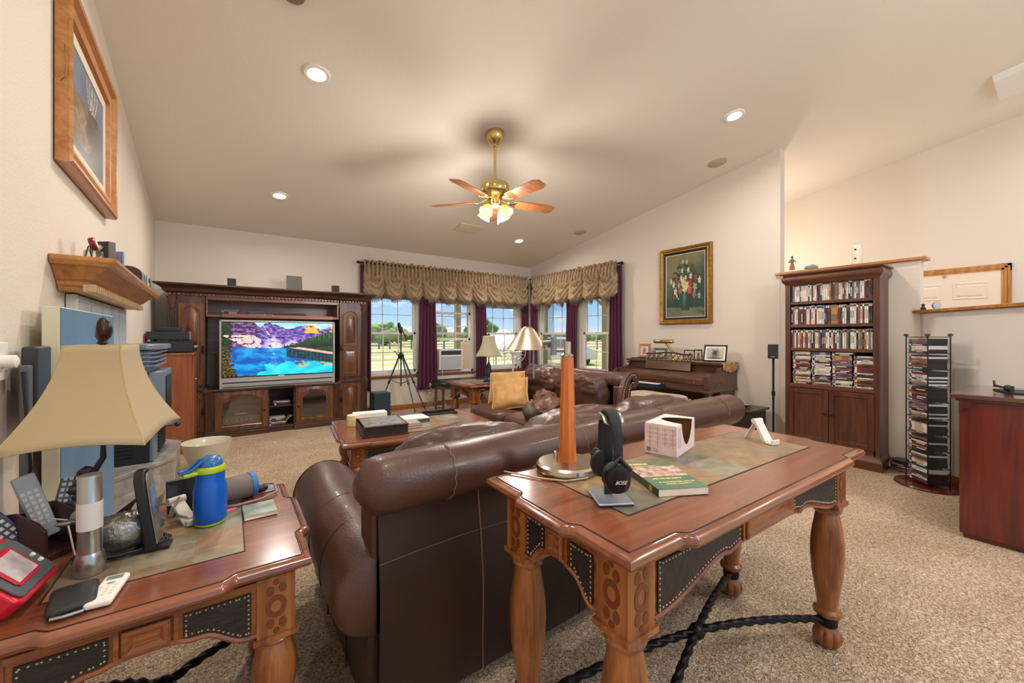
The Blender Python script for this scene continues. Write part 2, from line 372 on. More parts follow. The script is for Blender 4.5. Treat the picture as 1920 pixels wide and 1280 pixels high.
# baseboards
BB = wood('baseboard_oak', '#b3713a', '#8a5026', .4, 'x')
struct('baseboard_back', MB().box(1.75, 5.1, 6.482, 6.5, 0, .085), BB, bevel=.004)
struct('baseboard_right', MB().box(5.097, 5.115, .8, 6.48, 0, .085), BB, bevel=.004)
mb = MB().at((5.115, .77, 0), R(225)); mb.box(.02, .99, -.018, 0, 0, .085); struct('baseboard_angled', mb, BB, bevel=.004)
mb = MB(); mb.v = []; mb.prism([(-3, 0), (6.4, 0), (6.4, .085), (-3, .085)], .002, .018, 'yz'); mb.v = [(x+WL(y), y, z) for x, y, z in mb.v]; struct('baseboard_left', mb, BB)

def window(n, w, kind, shade=0):
    """local: x across (0..w), room side is -y, glass at y=.08"""
    r = bpy.data.objects.new('window_%d' % n, None); C.collection.objects.link(r); r['kind'] = 'structure'
    mb = MB()                                                        # outer vinyl frame
    mb.box(0, .045, .03, .13, ZS, ZH); mb.box(w-.045, w, .03, .13, ZS, ZH); mb.box(0, w, .03, .13, ZH-.045, ZH); mb.box(0, w, .03, .13, ZS, ZS+.045)
    struct('window_frame', mb, WHITE, r, bevel=.004)
    def sash(z0, z1, y, name):
        t = .042; mb = MB(); a, b = .045, w-.045
        mb.box(a, a+t, y, y+.03, z0, z1); mb.box(b-t, b, y, y+.03, z0, z1); mb.box(a, b, y, y+.03, z0, z0+t); mb.box(a, b, y, y+.03, z1-t, z1)
        s = struct(name, mb, WHITE, r, bevel=.003); mb = MB()
        for k in (1, 2): x = a+t+(b-a-2*t)*k/3; mb.box(x-.007, x+.007, y+.011, y+.019, z0+t, z1-t)
        zm = (z0+z1)/2; mb.box(a+t, b-t, y+.011, y+.019, zm-.007, zm+.007)
        struct('muntin', mb, WHITE, s); struct('glass_pane', MB().box(a+t, b-t, y+.014, y+.016, z0+t, z1-t), GLASS, s)
    zm = 1.285
    sash(zm-.02, ZH-.045, .095, 'upper_sash')
    if kind == 'ac': sash(zm-.02-.135+.03, ZH-.045-.25, .055, 'lower_sash')
    else: sash(ZS+.045, zm+.022, .055, 'lower_sash')
    mb = MB().box(-.03, w+.03, -.03, .03, ZS-.018, ZS); mb.box(-.01, w+.01, -.008, 0, ZS-.05, ZS-.018); struct('window_sill', mb, BB if 1 else 0, r, bevel=.003)
    if shade:
        mb = MB(); mb.lathe([(.022, 0), (.022, w-.1)], 16, (.05, .03, ZH-.025), 'x'); mb.box(.05, w-.05, .028, .031, ZH-shade, ZH-.02); mb.box(.05, w-.05, .024, .036, ZH-shade-.02, ZH-shade)
        struct('roller_shade', mb, mat('roller_shade', '#d9d6cc', .8), r)
    return r
for i, (a, b) in enumerate(WF):
    w_ = window(i+1, b-a, 'ac' if i == 1 else '', (.10, .13, .17)[i]); w_.location = (a, 6.5, 0)
for i, (a, b) in enumerate(WR):
    w_ = window(i+4, b-a, '', .08); w_.location = (5.115, b, 0); w_.rotation_euler = (0, 0, -PI/2)

# panelled door in the back hall with its oak casing
r = bpy.data.objects.new('door_1', None); C.collection.objects.link(r); r['kind'] = 'structure'; r.location = (7.0, 0, 0)
DOORW = mat('door_paint', '#e9dccb', .6)
mb = MB(); mb.box(-.03, 0, .42, 1.24, 0, 1.97); struct('door_slab', mb, DOORW, r)
mb = MB()
for y0, y1 in ((.51, .79), (.87, 1.15)):
    for z0, z1 in ((1.66, 1.86), (.98, 1.56), (.15, .88)):
        mb.loops([[(-.03-d, y0+i, z0+i), (-.03-d, y1-i, z0+i), (-.03-d, y1-i, z1-i), (-.03-d, y0+i, z1-i)] for i, d in ((0, 0), (.012, .009), (.03, .002), (.05, .011))], cap0=False)
struct('door_panels', mb, DOORW, r)
mb = MB()
for k, (d, t) in enumerate(((0, .03), (.02, .038), (.042, .03))):
    mb.box(-t-.01, 0, 1.24+d, 1.26+d, 0, 1.99+d); mb.box(-t-.01, 0, .42-.02-d, .42-d, 0, 1.99+d); mb.box(-t-.01, 0, .40-d, 1.26+d, 1.97+d, 1.99+d)
mb.box(-.02, 0, 1.23, 1.31, 0, 2.04); mb.box(-.02, 0, .35, .43, 0, 2.04); mb.box(-.02, 0, .35, 1.31, 1.96, 2.04)
struct('door_casing', mb, OAKZ, r)
struct('hinge', MB().box(-.045, -.028, .84, .86, 1.93, 1.97), BRASS, r)

# ------------------------------------------------------------------ outdoors
def field():
    m = bpy.data.materials.new('dry_grass'); m.use_nodes = True; t = m.node_tree; N = t.nodes; b = N['Principled BSDF']; b.inputs['Roughness'].default_value = 1; b.inputs['Specular IOR Level'].default_value = 0
    tc = N.new('ShaderNodeTexCoord'); mp = N.new('ShaderNodeMapping'); mp.inputs['Rotation'].default_value = (0, 0, R(-30)); mp.inputs['Scale'].default_value = (.03, .16, 1); t.links.new(tc.outputs['Object'], mp.inputs[0])
    n = N.new('ShaderNodeTexNoise'); n.inputs['Scale'].default_value = 2; n.inputs['Detail'].default_value = 9; n.inputs['Roughness'].default_value = .65; t.links.new(mp.outputs[0], n.inputs['Vector'])
    r = N.new('ShaderNodeValToRGB'); e = r.color_ramp.elements; e[0].position = .3; e[0].color = (*srgb('#7b8550'), 1); e[1].position = .68; e[1].color = (*srgb('#e6dcc0'), 1)
    for p, c in ((.45, '#a9a571'), (.56, '#cfc29a')): x = e.new(p); x.color = (*srgb(c), 1)
    t.links.new(n.outputs[0], r.inputs[0]); t.links.new(r.outputs[0], b.inputs['Base Color']); return m
struct('ground', MB().box(-150, 350, 6.7, 400, -.62, -.6), field())
struct('ground_side', MB().box(7.2, 350, -60, 6.7, -.62, -.6), MATS.get('x') or bpy.data.materials['dry_grass'])
DECK = wood('deck_boards', '#a89a88', '#7d6f60', .7, 'x'); PORCH = mat('porch_paint', '#cfc8b0', .6)
mb = MB(); mb.box(-1, 7.4, 6.66, 8.75, -.45, -.38); mb.box(5.26, 7.4, 4.04, 6.66, -.45, -.38); struct('deck', mb, DECK)
mb = MB(); mb.box(-1, 7.6, 6.66, 8.85, 2.42, 2.5); mb.box(5.26, 7.6, 4.04, 6.66, 2.42, 2.5); mb.box(-1, 7.5, 8.6, 8.74, 2.22, 2.42); mb.box(7.26, 7.4, 4.04, 8.7, 2.22, 2.42); struct('porch_roof', mb, PORCH)
for i, (x, y) in enumerate(((4.54, 8.66), (7.33, 6.42), (7.33, 8.66), (.9, 8.66))):
    mb = MB(); mb.box(x-.06, x+.06, y-.06, y+.06, -.38, 2.22); mb.tube([(x, y-.05, 1.95), (x, y-.38, 2.22)], .035, 6); mb.tube([(x, y+.05, 1.95), (x, y+.38, 2.22)], .035, 6)
    o = solo('porch_post', mb, mat('post_paint', '#b9ab88', .7), ['beige porch post seen through the middle window of the back wall', 'beige braced porch post seen through the window beside the piano', 'beige porch post at the outer corner of the deck', 'beige porch post at the far left of the deck'][i], 'post', group='porch posts')
for (y0, y1) in ((4.1, 6.34), (6.5, 8.58)):
    mb = MB(); mb.box(7.3, 7.36, y0, y1, .40, .45); mb.box(7.31, 7.35, y0, y1, -.28, -.24)
    k = y0+.06
    while k < y1: mb.box(7.315, 7.345, k, k+.04, -.26, .42); k += .13
    solo('deck_railing', mb, mat('railing_white', '#efe6d8', .6), 'white slatted deck railing '+('outside the window beside the piano' if y0 < 5 else 'beyond the corner post of the deck'), 'railing')
random.seed(3)
def leafball(mb, c, r, seed):
    mb.ball(c, r, 18, 12, wr=r[0]*.35, wf=2.2/r[0], seed=seed)
TREEM = [mat('tree_green', '#6d8a4a', 1, var=.35, vscale=.9, spec=0), mat('tree_dark', '#56733f', 1, var=.35, vscale=.9, spec=0), mat('tree_pale', '#93a765', 1, var=.3, vscale=.9, spec=0)]
TRUNK = mat('bark', '#6a5a48', 1)
def tree(dirx, diry, dist, w, h, k, label, cat='tree'):
    d = Vector((dirx, diry)).normalized()*dist; t = thing('tree' if cat == 'tree' else 'shrub', label, cat, (d.x, d.y, -.6), group=('trees beyond the field' if cat == 'tree' else 'shrubs of the distant hedge line'))
    mb = MB(); n = 7
    for i in range(n):
        a = 2*PI*i/n; leafball(mb, (math.cos(a)*w*.28, math.sin(a)*w*.28, h*(.5+.12*math.sin(i*2.1))), (w*.28, w*.28, h*.3), i+dist)
    leafball(mb, (0, 0, h*.68), (w*.3, w*.3, h*.32), 3.3)
    part('foliage', mb, TREEM[k], t, smooth=180); part('trunk', MB().lathe([(w*.04, 0), (w*.03, h*.5)], 8), TRUNK, t)
A0 = math.radians(35.5)
def dirpx(u): tt = (u-960)/742; return (.581+.814*tt, .814-.581*tt)
tree(*dirpx(722), 84, 8, 4.6, 2, 'round pale tree standing beyond the field, seen over the tripod')
tree(*dirpx(808), 88, 6.5, 5.2, 0, 'green tree seen through the window with the air conditioner')
tree(*dirpx(903), 80, 6, 5.6, 0, 'green tree seen through the window behind the bell-shade lamp')
for i, u in enumerate((698, 728, 758, 788, 832, 862, 925, 952, 1030, 1056, 1102, 1128, 1152)):
    d_ = (120, 138, 155)[i % 3]; tree(*dirpx(u), d_, 6.2, 3.0+.5*((i*3) % 3), (i+1) % 3, 'low bush of the hedge line at the far edge of the field', 'shrub')
FEN = mat('fence_weathered', '#8b8f72', .9)
t = thing('field_fence', 'weathered rail fence crossing the dry field behind the house', 'fence', (0, 0, -.6))
p0 = Vector(dirpx(690)).normalized()*60; p1 = Vector(dirpx(1160)).normalized()*58
mb = MB()
for z in (.35, .75, 1.1): mb.tube([(p0.x, p0.y, z), (p1.x, p1.y, z)], .05, 6)
part('rail', mb, FEN, t)
for i in range(24):
    q = p0.lerp(p1, i/23); part('post', MB().box(q.x-.09, q.x+.09, q.y-.09, q.y+.09, 0, 1.35), FEN, t)
d = Vector(dirpx(944)).normalized()*15
t = thing('canopy_tent', 'white pointed canopy tent out in the yard behind the lamps', 'tent', (d.x, d.y, -.6), .4)
part('canopy', MB().loops([[(-1.1, -1.1, 1.3), (1.1, -1.1, 1.3), (1.1, 1.1, 1.3), (-1.1, 1.1, 1.3)], [(-1.15, -1.15, 1.15+.2), (1.15, -1.15, 1.35), (1.15, 1.15, 1.35), (-1.15, 1.15, 1.35)], [(-.02, -.02, 2.1), (.02, -.02, 2.1), (.02, .02, 2.1), (-.02, .02, 2.1)]]), PAPER, t)
for sx in (-1, 1):
    for sy in (-1, 1): part('pole', MB().cyl((sx*1.05, sy*1.05, 0), .025, 1.35, 8), GREYM, t)
d = Vector(dirpx(1048)).normalized()*26
t = thing('parked_van', 'white van parked in the yard, seen through the right-hand corner window', 'van', (d.x, d.y, -.6), -.5)
mb = MB(); mb.prism([(-2.3, .35), (2.3, .35), (2.35, .9), (1.7, 1.1), (1.1, 1.75), (-2.2, 1.8), (-2.35, .9)], -.9, .9, 'xz'); part('body', mb, mat('van_paint', '#e8e4da', .3), t, bevel=.06)
mb = MB()
for s in (-.92, .905): mb.prism([(1.5, 1.1), (1.05, 1.62), (-1.9, 1.66), (-1.95, 1.15)], s, s+.015, 'xz')
part('side_window', mb, mat('van_glass', '#4a4f52', .1), t)
for x in (-1.5, 1.5):
    for y in (-.85, .65): part('wheel', MB().lathe([(.05, 0), (.33, 0), (.35, .05), (.33, .2), (.05, .2)], 20, (x, y, .35), 'y'), BLACKM, t, smooth=40)

# ================================================================== CEILING FITTINGS
CN = Vector((0, .157, 1)).normalized()                       # up-normal of the sloped ceiling
TILT = math.atan(.157)
def on_ceiling(o, x, y): o.location = (x, y, CEIL(y)); o.rotation_euler = (-TILT, 0, 0)
names = ['round recessed ceiling light nearest the camera, at the upper left', 'recessed ceiling light over the television wall', 'recessed ceiling light on the right, near the wall end', 'small recessed ceiling light near the back corner of the room',
         'added recessed fill light, unseen, just behind the left lamp', 'added recessed fill light, unseen in the rear left of the room', 'added recessed fill light, unseen in the rear middle of the room', 'added recessed fill light, unseen in the rear right, towards the hall']
LAMPW = mat('lamp_glow', '#fff2dc', .5, emis=7)
for i, (x, y) in enumerate(DOWN):
    t = thing('recessed_light', names[i], 'ceiling light'); on_ceiling(t, x, y)
    part('trim_ring', MB().lathe([(.062, -.001), (.064, -.012), (.085, -.014), (.092, -.006), (.093, 0)], 32), WHITE, t, smooth=50)
    part('bulb', MB().lathe([(.001, -.012), (.03, -.011), (.055, -.006), (.062, 0)], 24), LAMPW, t, smooth=180)
    ld = bpy.data.lights.new('recessed_lamp', 'AREA'); ld.shape = 'DISK'; ld.size = .13; ld.energy = LIGHT_W; ld.color = (1, .93, .85); ld.spread = R(170)
    lo = bpy.data.objects.new('recessed_lamp', ld); C.collection.objects.link(lo); lo.parent = t; lo.location = (0, 0, -.02)
GRILLE = mat('speaker_grille', '#c4b9a4', .8, bump=.6, bscale=400)
for i, (x, y) in enumerate(((4.731, 2.419), (4.704, 4.657))):
    mb = MB(); mb.lathe([(.001, -.008), (.1, -.008), (.108, 0)], 36)
    o = solo('ceiling_speaker', mb, GRILLE, ['round beige in-ceiling speaker above the flower painting', 'small-looking round ceiling speaker above the corner window'][i], 'speaker', smooth=50); on_ceiling(o, x, y)
t = thing('ceiling_vent', 'square beige air vent in the ceiling below the fan', 'vent'); on_ceiling(t, 2.926, 5.237)
part('frame', MB().box(-.2, .2, -.14, .14, -.012, 0), mat('vent_cream', '#d6cbae', .6), t, bevel=.004)
mb = MB()
for k in range(12): mb.box(-.18, .18, -.12+k*.02, -.112+k*.02, -.018, -.01)
part('slats', mb, mat('vent_cream', '#d6cbae', .6), t)
t = thing('smoke_detector', 'brown round detector at the top edge of the ceiling', 'detector'); on_ceiling(t, .307, 2.712-.06)
part('housing', MB().lathe([(.001, -.03), (.05, -.03), (.06, -.02), (.062, 0)], 28), mat('detector_brown', '#8b7d6d', .5), t, smooth=50)
t = thing('attic_hatch', 'white framed box on the ceiling at the right edge of the picture', 'hatch'); on_ceiling(t, 5.68, .3)
part('frame', MB().box(0, .5, -.22, .10, -.07, 0), WHITE, t, bevel=.004)

# ceiling fan
FX, FY = 2.072, 3.187; FZ = CEIL(FY)
t = thing('ceiling_fan', 'brass five-blade ceiling fan with lit glass shades', 'ceiling fan', (FX, FY, FZ))
part('canopy', MB().lathe([(.03, -.13), (.045, -.1), (.075, -.075), (.09, -.03), (.088, .014)], 28), BRASS, t, smooth=50)
part('downrod', MB().cyl((0, 0, -.5), .013, .4, 14), BRASS, t, smooth=50)
part('motor', MB().lathe([(.02, -.47), (.06, -.475), (.13, -.49), (.138, -.51), (.138, -.56), (.13, -.58), (.1, -.60), (.075, -.63), (.06, -.65), (.06, -.69), (.045, -.71), (.02, -.72)], 36), BRASS, t, smooth=35)
BL = wood('fan_blade', '#a86a3e', '#7a4527', .35, 'x')
BLT = mat('fan_blade_top', '#5b4636', .5)
for k in range(5):
    a = R(-12+72*k); mb = MB(); mb.at((0, 0, -.655), a, rx=R(-13)); mb.prism([(.19, -.05), (.24, -.062), (.58, -.07), (.635, -.045), (.635, .045), (.58, .07), (.24, .062), (.19, .05)], -.004, .004)
    b = part('blade', mb, BL, t, bevel=.0015)
    mb = MB(); mb.at((0, 0, -.655), a, rx=R(-13)); mb.tube([(.07, 0, .03), (.12, 0, .01), (.17, .02, -.006), (.22, .035, -.008)], .006, 6); mb.tube([(.07, 0, .03), (.12, 0, .01), (.17, -.02, -.006), (.22, -.035, -.008)], .006, 6)
    mb.ball((.17, 0, -.004), (.05, .03, .006), 12, 6)
    part('blade_iron', mb, BRASS, b, smooth=60)
TULIP = fabric('lit_glass', '#f4dfae', .6)
GLOW = mat('warm_bulb', '#ffd08a', .5, emis=14)
for k in range(4):
    a = R(20+90*k); c, s = math.cos(a), math.sin(a); mb = MB(); mb.tube([(0, 0, -.70), (.05*c, .05*s, -.70), (.09*c, .09*s, -.715)], .008, 8)
    arm = part('light_arm', mb, BRASS, t, smooth=60)
    mb = MB().at((.09*c, .09*s, -.715), a, ry=R(145)); mb.lathe([(.02, 0), (.035, .02), (.05, .05), (.056, .075), (.066, .095), (.063, .094), (.053, .074), (.047, .05), (.03, .02)], 24, flute=lambda an, z: 1+.05*math.sin(8*an)*(z > .08))
    part('glass_shade', mb, TULIP, arm, smooth=60)
    mb = MB().at((.09*c, .09*s, -.715), a, ry=R(145)); mb.ball((0, 0, .05), .02, 12, 8); part('bulb', mb, GLOW, arm, smooth=180)
ld = bpy.data.lights.new('fan_lamp', 'POINT'); ld.energy = 62; ld.color = (1, .92, .82); ld.shadow_soft_size = .14
lo = bpy.data.objects.new('fan_lamp', ld); C.collection.objects.link(lo); lo.parent = t; lo.location = (0, 0, -.84)
mb = MB(); mb.tube([(.02, -.03, -.7), (.02, -.03, -.86)], .0015, 5); mb.ball((.02, -.03, -.87), .008, 8, 6); part('pull_chain', mb, BRASS, t)

# unseen globe lamp added behind the camera to brighten the room
t = thing('fill_pendant', 'added white globe fill lamp, unseen in the rear part of the room', 'ceiling light', (2.3, -1.7, 0))
zc = CEIL(-1.7); part('stem', MB().cyl((0, 0, 2.75), .01, zc-2.75, 10), BRASS, t); part('globe', MB().lathe([(.03, 2.45), (.14, 2.52), (.17, 2.61), (.13, 2.71), (.03, 2.75)], 24), mat('globe_glow', '#ffe6c0', .5, emis=5), t, smooth=60)
for dz in (2.40, 2.80):
    ld = bpy.data.lights.new('fill_lamp', 'POINT'); ld.energy = 50; ld.color = (1, .97, .93); ld.shadow_soft_size = .12
    lo = bpy.data.objects.new('fill_lamp', ld); C.collection.objects.link(lo); lo.parent = t; lo.location = (0, 0, dz if dz < 2.5 else 2.85); lo.location.x = 0 if dz < 2.5 else .2

# hall light hidden behind the wall end: gives the glow on the hall wall
t = thing('hall_chandelier', 'lit hall lamp hanging behind the end of the right wall', 'ceiling light', (6.1, 2.72, 0))
zc = CEIL(2.72)
part('stem', MB().cyl((0, 0, 2.45), .01, zc-2.45, 10), BRASS, t); part('globe', MB().lathe([(.03, 2.2), (.12, 2.27), (.14, 2.35), (.1, 2.43), (.03, 2.45)], 24), mat('globe_glow', '#ffe6c0', .5, emis=5), t, smooth=60)
ld = bpy.data.lights.new('hall_lamp', 'POINT'); ld.energy = 18; ld.color = (1, .86, .70); ld.shadow_soft_size = .1
lo = bpy.data.objects.new('hall_lamp', ld); C.collection.objects.link(lo); lo.parent = t; lo.location = (0, -.22, 2.3)

# ================================================================== CARVED TABLES
def table_outline(a, b, d=.022, c=.17, nb=10):
    """rectangle whose middle stretches step outward with soft shoulders"""
    def fn(off):
        P = []
        cor = [(-a, -b), (a, -b), (a, b), (-a, b)]
        for i in range(4):
            p, q = cor[i], cor[(i+1) % 4]; L = math.dist(p, q); tx, ty = (q[0]-p[0])/L, (q[1]-p[1])/L; nx, ny = ty, -tx
            cc = min(c, L*.3); w = .018
            ss = [0, cc*.5, cc-w]+[cc-w+2*w*k/nb for k in range(1, nb+1)]+[L/2]
            ss = ss+[L-s for s in ss[:-1][::-1]][:-1]
            for s in ss:
                m = min(s, L-s); f = d*sm(cc-w, cc+w, m)
                e = off if s == 0 else 0
                x = p[0]+tx*s+nx*(f+off); y = p[1]+ty*s+ny*(f+off)
                if s == 0: x -= tx*off; y -= ty*off
                P.append((x, y))
        return P
    return fn
def leg_prof(h):      # turned part of the leg, from floor to height h
    k = h/.60
    return [(.022, 0), (.034, .002), (.046, .018), (.05, .036), (.046, .056), (.036, .07), (.031, .078), (.031, .082), (.031, .118), (.033, .12), (.046, .126), (.048, .134), (.046, .142), (.034, .15),
            (.034, .165)]+[(r, .165+(z-.165)*(h-.165)/(.60-.165)) for z, r in ((.22, .041), (.30, .052), (.38, .0565), (.44, .0555), (.50, .048), (.55, .040), (.562, .038), (.568, .046), (.58, .05), (.59, .046), (.60, .042))]
def carved_table(name, label, cat, loc, rz, L, W, H, group=None, legin=.10, tile=.21, blockh=.165, stretch=True):
    t = thing(name, label, cat, loc, rz, group); a, b = L/2, W/2; c = .17
    fn = table_outline(a-.02, b-.02, c=c)
    mb = MB(); mb.stack(fn, [(-.045, H-.05), (-.02, H-.048), (-.012, H-.040), (-.002, H-.034), (.014, H-.028), (.020, H-.018), (.017, H-.008), (.008, H-.001), (.001, H), (-.001, H-.003), (-.003, H-.003), (-.005, H)])
    part('tabletop', mb, CHERRYD, t, smooth=35)
    fr = .137 if W < .8 else .16
    part('slate_inlay', MB().box(-a+fr+.02, a-fr-.02, -b+fr, b-fr, H-.004, H+.0015), SLATE, t)
    mb = MB()
    for x0, x1, y0, y1 in ((-a+fr+.016, a-fr-.016, -b+fr-.004, -b+fr), (-a+fr+.016, a-fr-.016, b-fr, b-fr+.004), (-a+fr+.016, -a+fr+.02, -b+fr, b-fr), (a-fr-.02, a-fr-.016, -b+fr, b-fr)): mb.box(x0, x1, y0, y1, H-.002, H+.001)
    part('inlay_groove', mb, SEAMD, t)
    mb = MB(); mb.tube([(x, y, H) for x, y in fn(-.004)], .0014, 4, closed=True); part('edge_line', mb, SEAMD, t)
    # legs
    lx, ly = a-legin, b-legin; zt = H-.048; zb = zt-blockh; hh = .046
    for sx in (-1, 1):
        for sy in (-1, 1):
            x, y = sx*lx, sy*ly; mb = MB(); mb.mi = 0
            mb.box(x-hh, x+hh, y-hh, y+hh, zb, zt); mb.box(x-hh-.007, x+hh+.007, y-hh-.007, y+hh+.007, zb-.008, zb+.006)
            mb.lathe(leg_prof(zb-.006), 48, (x, y, 0), flute=lambda an, z: 1-.17*(1-abs(math.sin(4*an)))**2*(.004 < z < .066))
            mb.mi = 1                                                # dark floral inlay on the outer faces
            zc = (zb+zt)/2; k = blockh/.165
            for fx, fy in ((sx, 0), (0, sy)):
                def disc(u, v, ru, rv, n=14):
                    pts = []
                    for d in (0, .0012):
                        pts.append([((x+fx*(hh+d), y+u+math.cos(2*PI*j/n)*ru, v+math.sin(2*PI*j/n)*rv) if fx else (x+u+math.cos(2*PI*j/n)*ru, y+fy*(hh+d), v+math.sin(2*PI*j/n)*rv)) for j in range(n)])
                    mb.loops(pts)
                def ringd(r0, r1, n=20):
                    L2 = []
                    for r_, d in ((r0, 0), (r0, .0014), (r1, .0014), (r1, 0)):
                        L2.append([((x+fx*(hh+d), y+math.cos(2*PI*j/n)*r_, zc+math.sin(2*PI*j/n)*r_*1.25*k) if fx else (x+math.cos(2*PI*j/n)*r_, y+fy*(hh+d), zc+math.sin(2*PI*j/n)*r_*1.25*k)) for j in range(n)])
                    mb.loops(L2, cap0=False, cap1=False)
                ringd(.013, .025)
                for dv in (-1, 1):
                    disc(-.014, zc+dv*.044*k, .010, .014*k); disc(.015, zc+dv*.048*k, .010, .014*k); disc(.0, zc+dv*.066*k, .008, .008*k)
            lg = part('leg', mb, [CHERRYZ, INLAY], t, smooth=40)
            part('iron_collar', MB().lathe([(.0325, .082), (.034, .084), (.034, .114), (.0325, .116)], 24, (x, y, 0)), IRON, lg, smooth=50)
    # aprons with embossed leather panels
    def apron(p, q, nx, ny):
        Ls = math.dist(p, q); tx, ty = (q[0]-p[0])/Ls, (q[1]-p[1])/Ls; ang = math.atan2(ty, tx)
        cb = min(.15, Ls*.14) if Ls > .5 else max(.03, Ls*.10); lo = lambda s: zt-(.152 if False else (.150-.062*sm(.02, Ls*.30, min(s, Ls-s)) + .012*math.exp(-((min(s, Ls-s)-Ls*.30)/.03)**2)))*(blockh/.165)
        n = 44; P = [(Ls*i/n, lo(Ls*i/n)) for i in range(n+1)]
        o = P+[(Ls, zt), (0, zt)]
        mb = MB().at((p[0], p[1], 0), ang); mb.prism(o, -.012, .012, 'xz')
        ins = [(x_, z_-.004) for x_, z_ in P]; L1 = [(x_, -.020, z_) for x_, z_ in ins]
        mb.tube([(x_, -.012, z_+.003) for x_, z_ in P], .007, 6); mb.box(0, Ls, -.020, -.01, zt-.016, zt)
        ap = part('apron', mb, CHERRY, t, smooth=40)
        m0, m1 = Ls/2-cb, Ls/2+cb
        mb = MB().at((p[0], p[1], 0), ang); zl = lo(Ls/2)+.006
        mb.loops([[(x_, -.012-dd, z_) for x_, z_ in ((m0+i, zl+i), (m1-i, zl+i), (m1-i, zt-.02-i), (m0+i, zt-.02-i))] for i, dd in ((0, 0), (0, .012), (.006, .016), (.012, .014), (.020, .004), (.022, .004), (.03, .008))], cap0=False)
        mb.box(m0-.014, m0-.004, -.020, -.01, zl-.004, zt-.014); mb.box(m1+.004, m1+.014, -.020, -.01, zl-.004, zt-.014)
        part('carved_block', mb, CHERRY, ap, bevel=.0015)
        for s0, s1 in ((.012, m0-.022), (m1+.022, Ls-.012)):
            k = 14; low = [(s0+(s1-s0)*i/k, lo(s0+(s1-s0)*i/k)+.013) for i in range(k+1)]; zz = zt-.026
            o = low+[(s1, zz), (s0, zz)]
            mb = MB().at((p[0], p[1], 0), ang); mb.mi = 0; mb.prism(o, -.0165, -.012, 'xz'); mb.mi = 1
            step = .0125; path = low+[(s1, zz), (s0, zz), low[0]]; acc = 0; cx_, cz_ = (s0+s1)/2, zz-.04
            for i in range(len(path)-1):
                A, B = path[i], path[i+1]; l = math.dist(A, B)
                while acc < l:
                    u = acc/l; x_ = A[0]+(B[0]-A[0])*u; z_ = A[1]+(B[1]-A[1])*u
                    x_ += .006*(1 if x_ < cx_-.3*(s1-s0) else (-1 if x_ > cx_+.3*(s1-s0) else 0)); z_ += .006 if i < k else (-.006 if abs(A[1]-B[1]) < 1e-6 else 0)
                    mb.ball((x_, -.0168, z_), (.0028, .0022, .0028), 6, 4); acc += step
                acc -= l
            part('leather_panel', mb, [BLKLEATHER, NAIL], ap, smooth=60)
    e = hh-.012-.004
    apron((-lx+hh, -ly-e+.0), (lx-hh, -ly-e), 0, -1); apron((lx-hh, ly+e), (-lx+hh, ly+e), 0, 1)
    apron((lx+e, -ly+hh), (lx+e, ly-hh), 1, 0); apron((-lx-e, ly-hh), (-lx-e, -ly+hh), -1, 0)
    if stretch:
        for sy in (-1, 1):
            mb = MB(); n = 130; Lr = 2*math.hypot(lx, ly); L2 = []; seg = 12
            A = Vector((-lx, -sy*ly, 0)); B = Vector((lx, sy*ly, 0)); T = (B-A).normalized(); S = T.cross(Vector((0, 0, 1)))
            for i in range(n+1):
                u = (i/n)*(1-2*.03/Lr)+.03/Lr; zc_ = .10+.085*math.sin(PI*u)**1.0; sl = .085*PI*math.cos(PI*u)/Lr; N_ = (Vector((0, 0, 1))-T*sl).normalized()
                tw = i/n*Lr*110; pc = A.lerp(B, u); pc.z = zc_; l = []
                for j in range(seg*2):
                    an = 2*PI*j/(seg*2); rr = .0118*(1+.26*math.cos(3*(an)+tw)); l.append(tuple(pc+S*math.cos(an)*rr+N_*math.sin(an)*rr))
                L2.append(l)
            mb.loops(L2); part('stretcher', mb, IRON, t, smooth=60)
        part('stretcher_knot', MB().lathe([(.001, .165), (.02, .167), (.028, .178), (.028, .19), (.02, .203), (.008, .213), (.001, .214)], 24, flute=lambda an, z: 1-.1*abs(math.cos(5*an))**4), IRON, t, smooth=60)
    return t
ST_LOC, ST_RZ, ST_H = (1.353, .765, 0), R(-1.6), .79
carved_table('sofa_table', 'long carved cherry sofa table with slate inlay behind the near leather sofa', 'table', ST_LOC, ST_RZ, 1.40, .57, ST_H, legin=.095, blockh=.17)
carved_table('end_table', 'carved cherry end table cluttered with gadgets at the lower left', 'end table', (-.160, 1.575, 0), 0, .70, .69, .62, group='carved slate-topped end tables', legin=.085)
carved_table('end_table', 'dark-looking carved end table by the windows beyond the far sofa arm', 'end table', (2.76, 4.60, 0), 0, .66, .70, .62, group='carved slate-topped end tables', legin=.085)
CT_LOC, CT_RZ, CT_H = (1.30, 3.29, 0), R(-6.5), .48
carved_table('coffee_table', 'carved cherry coffee table with slate top in front of the television', 'coffee table', CT_LOC, CT_RZ, 1.24, .92, CT_H, legin=.11, blockh=.12)

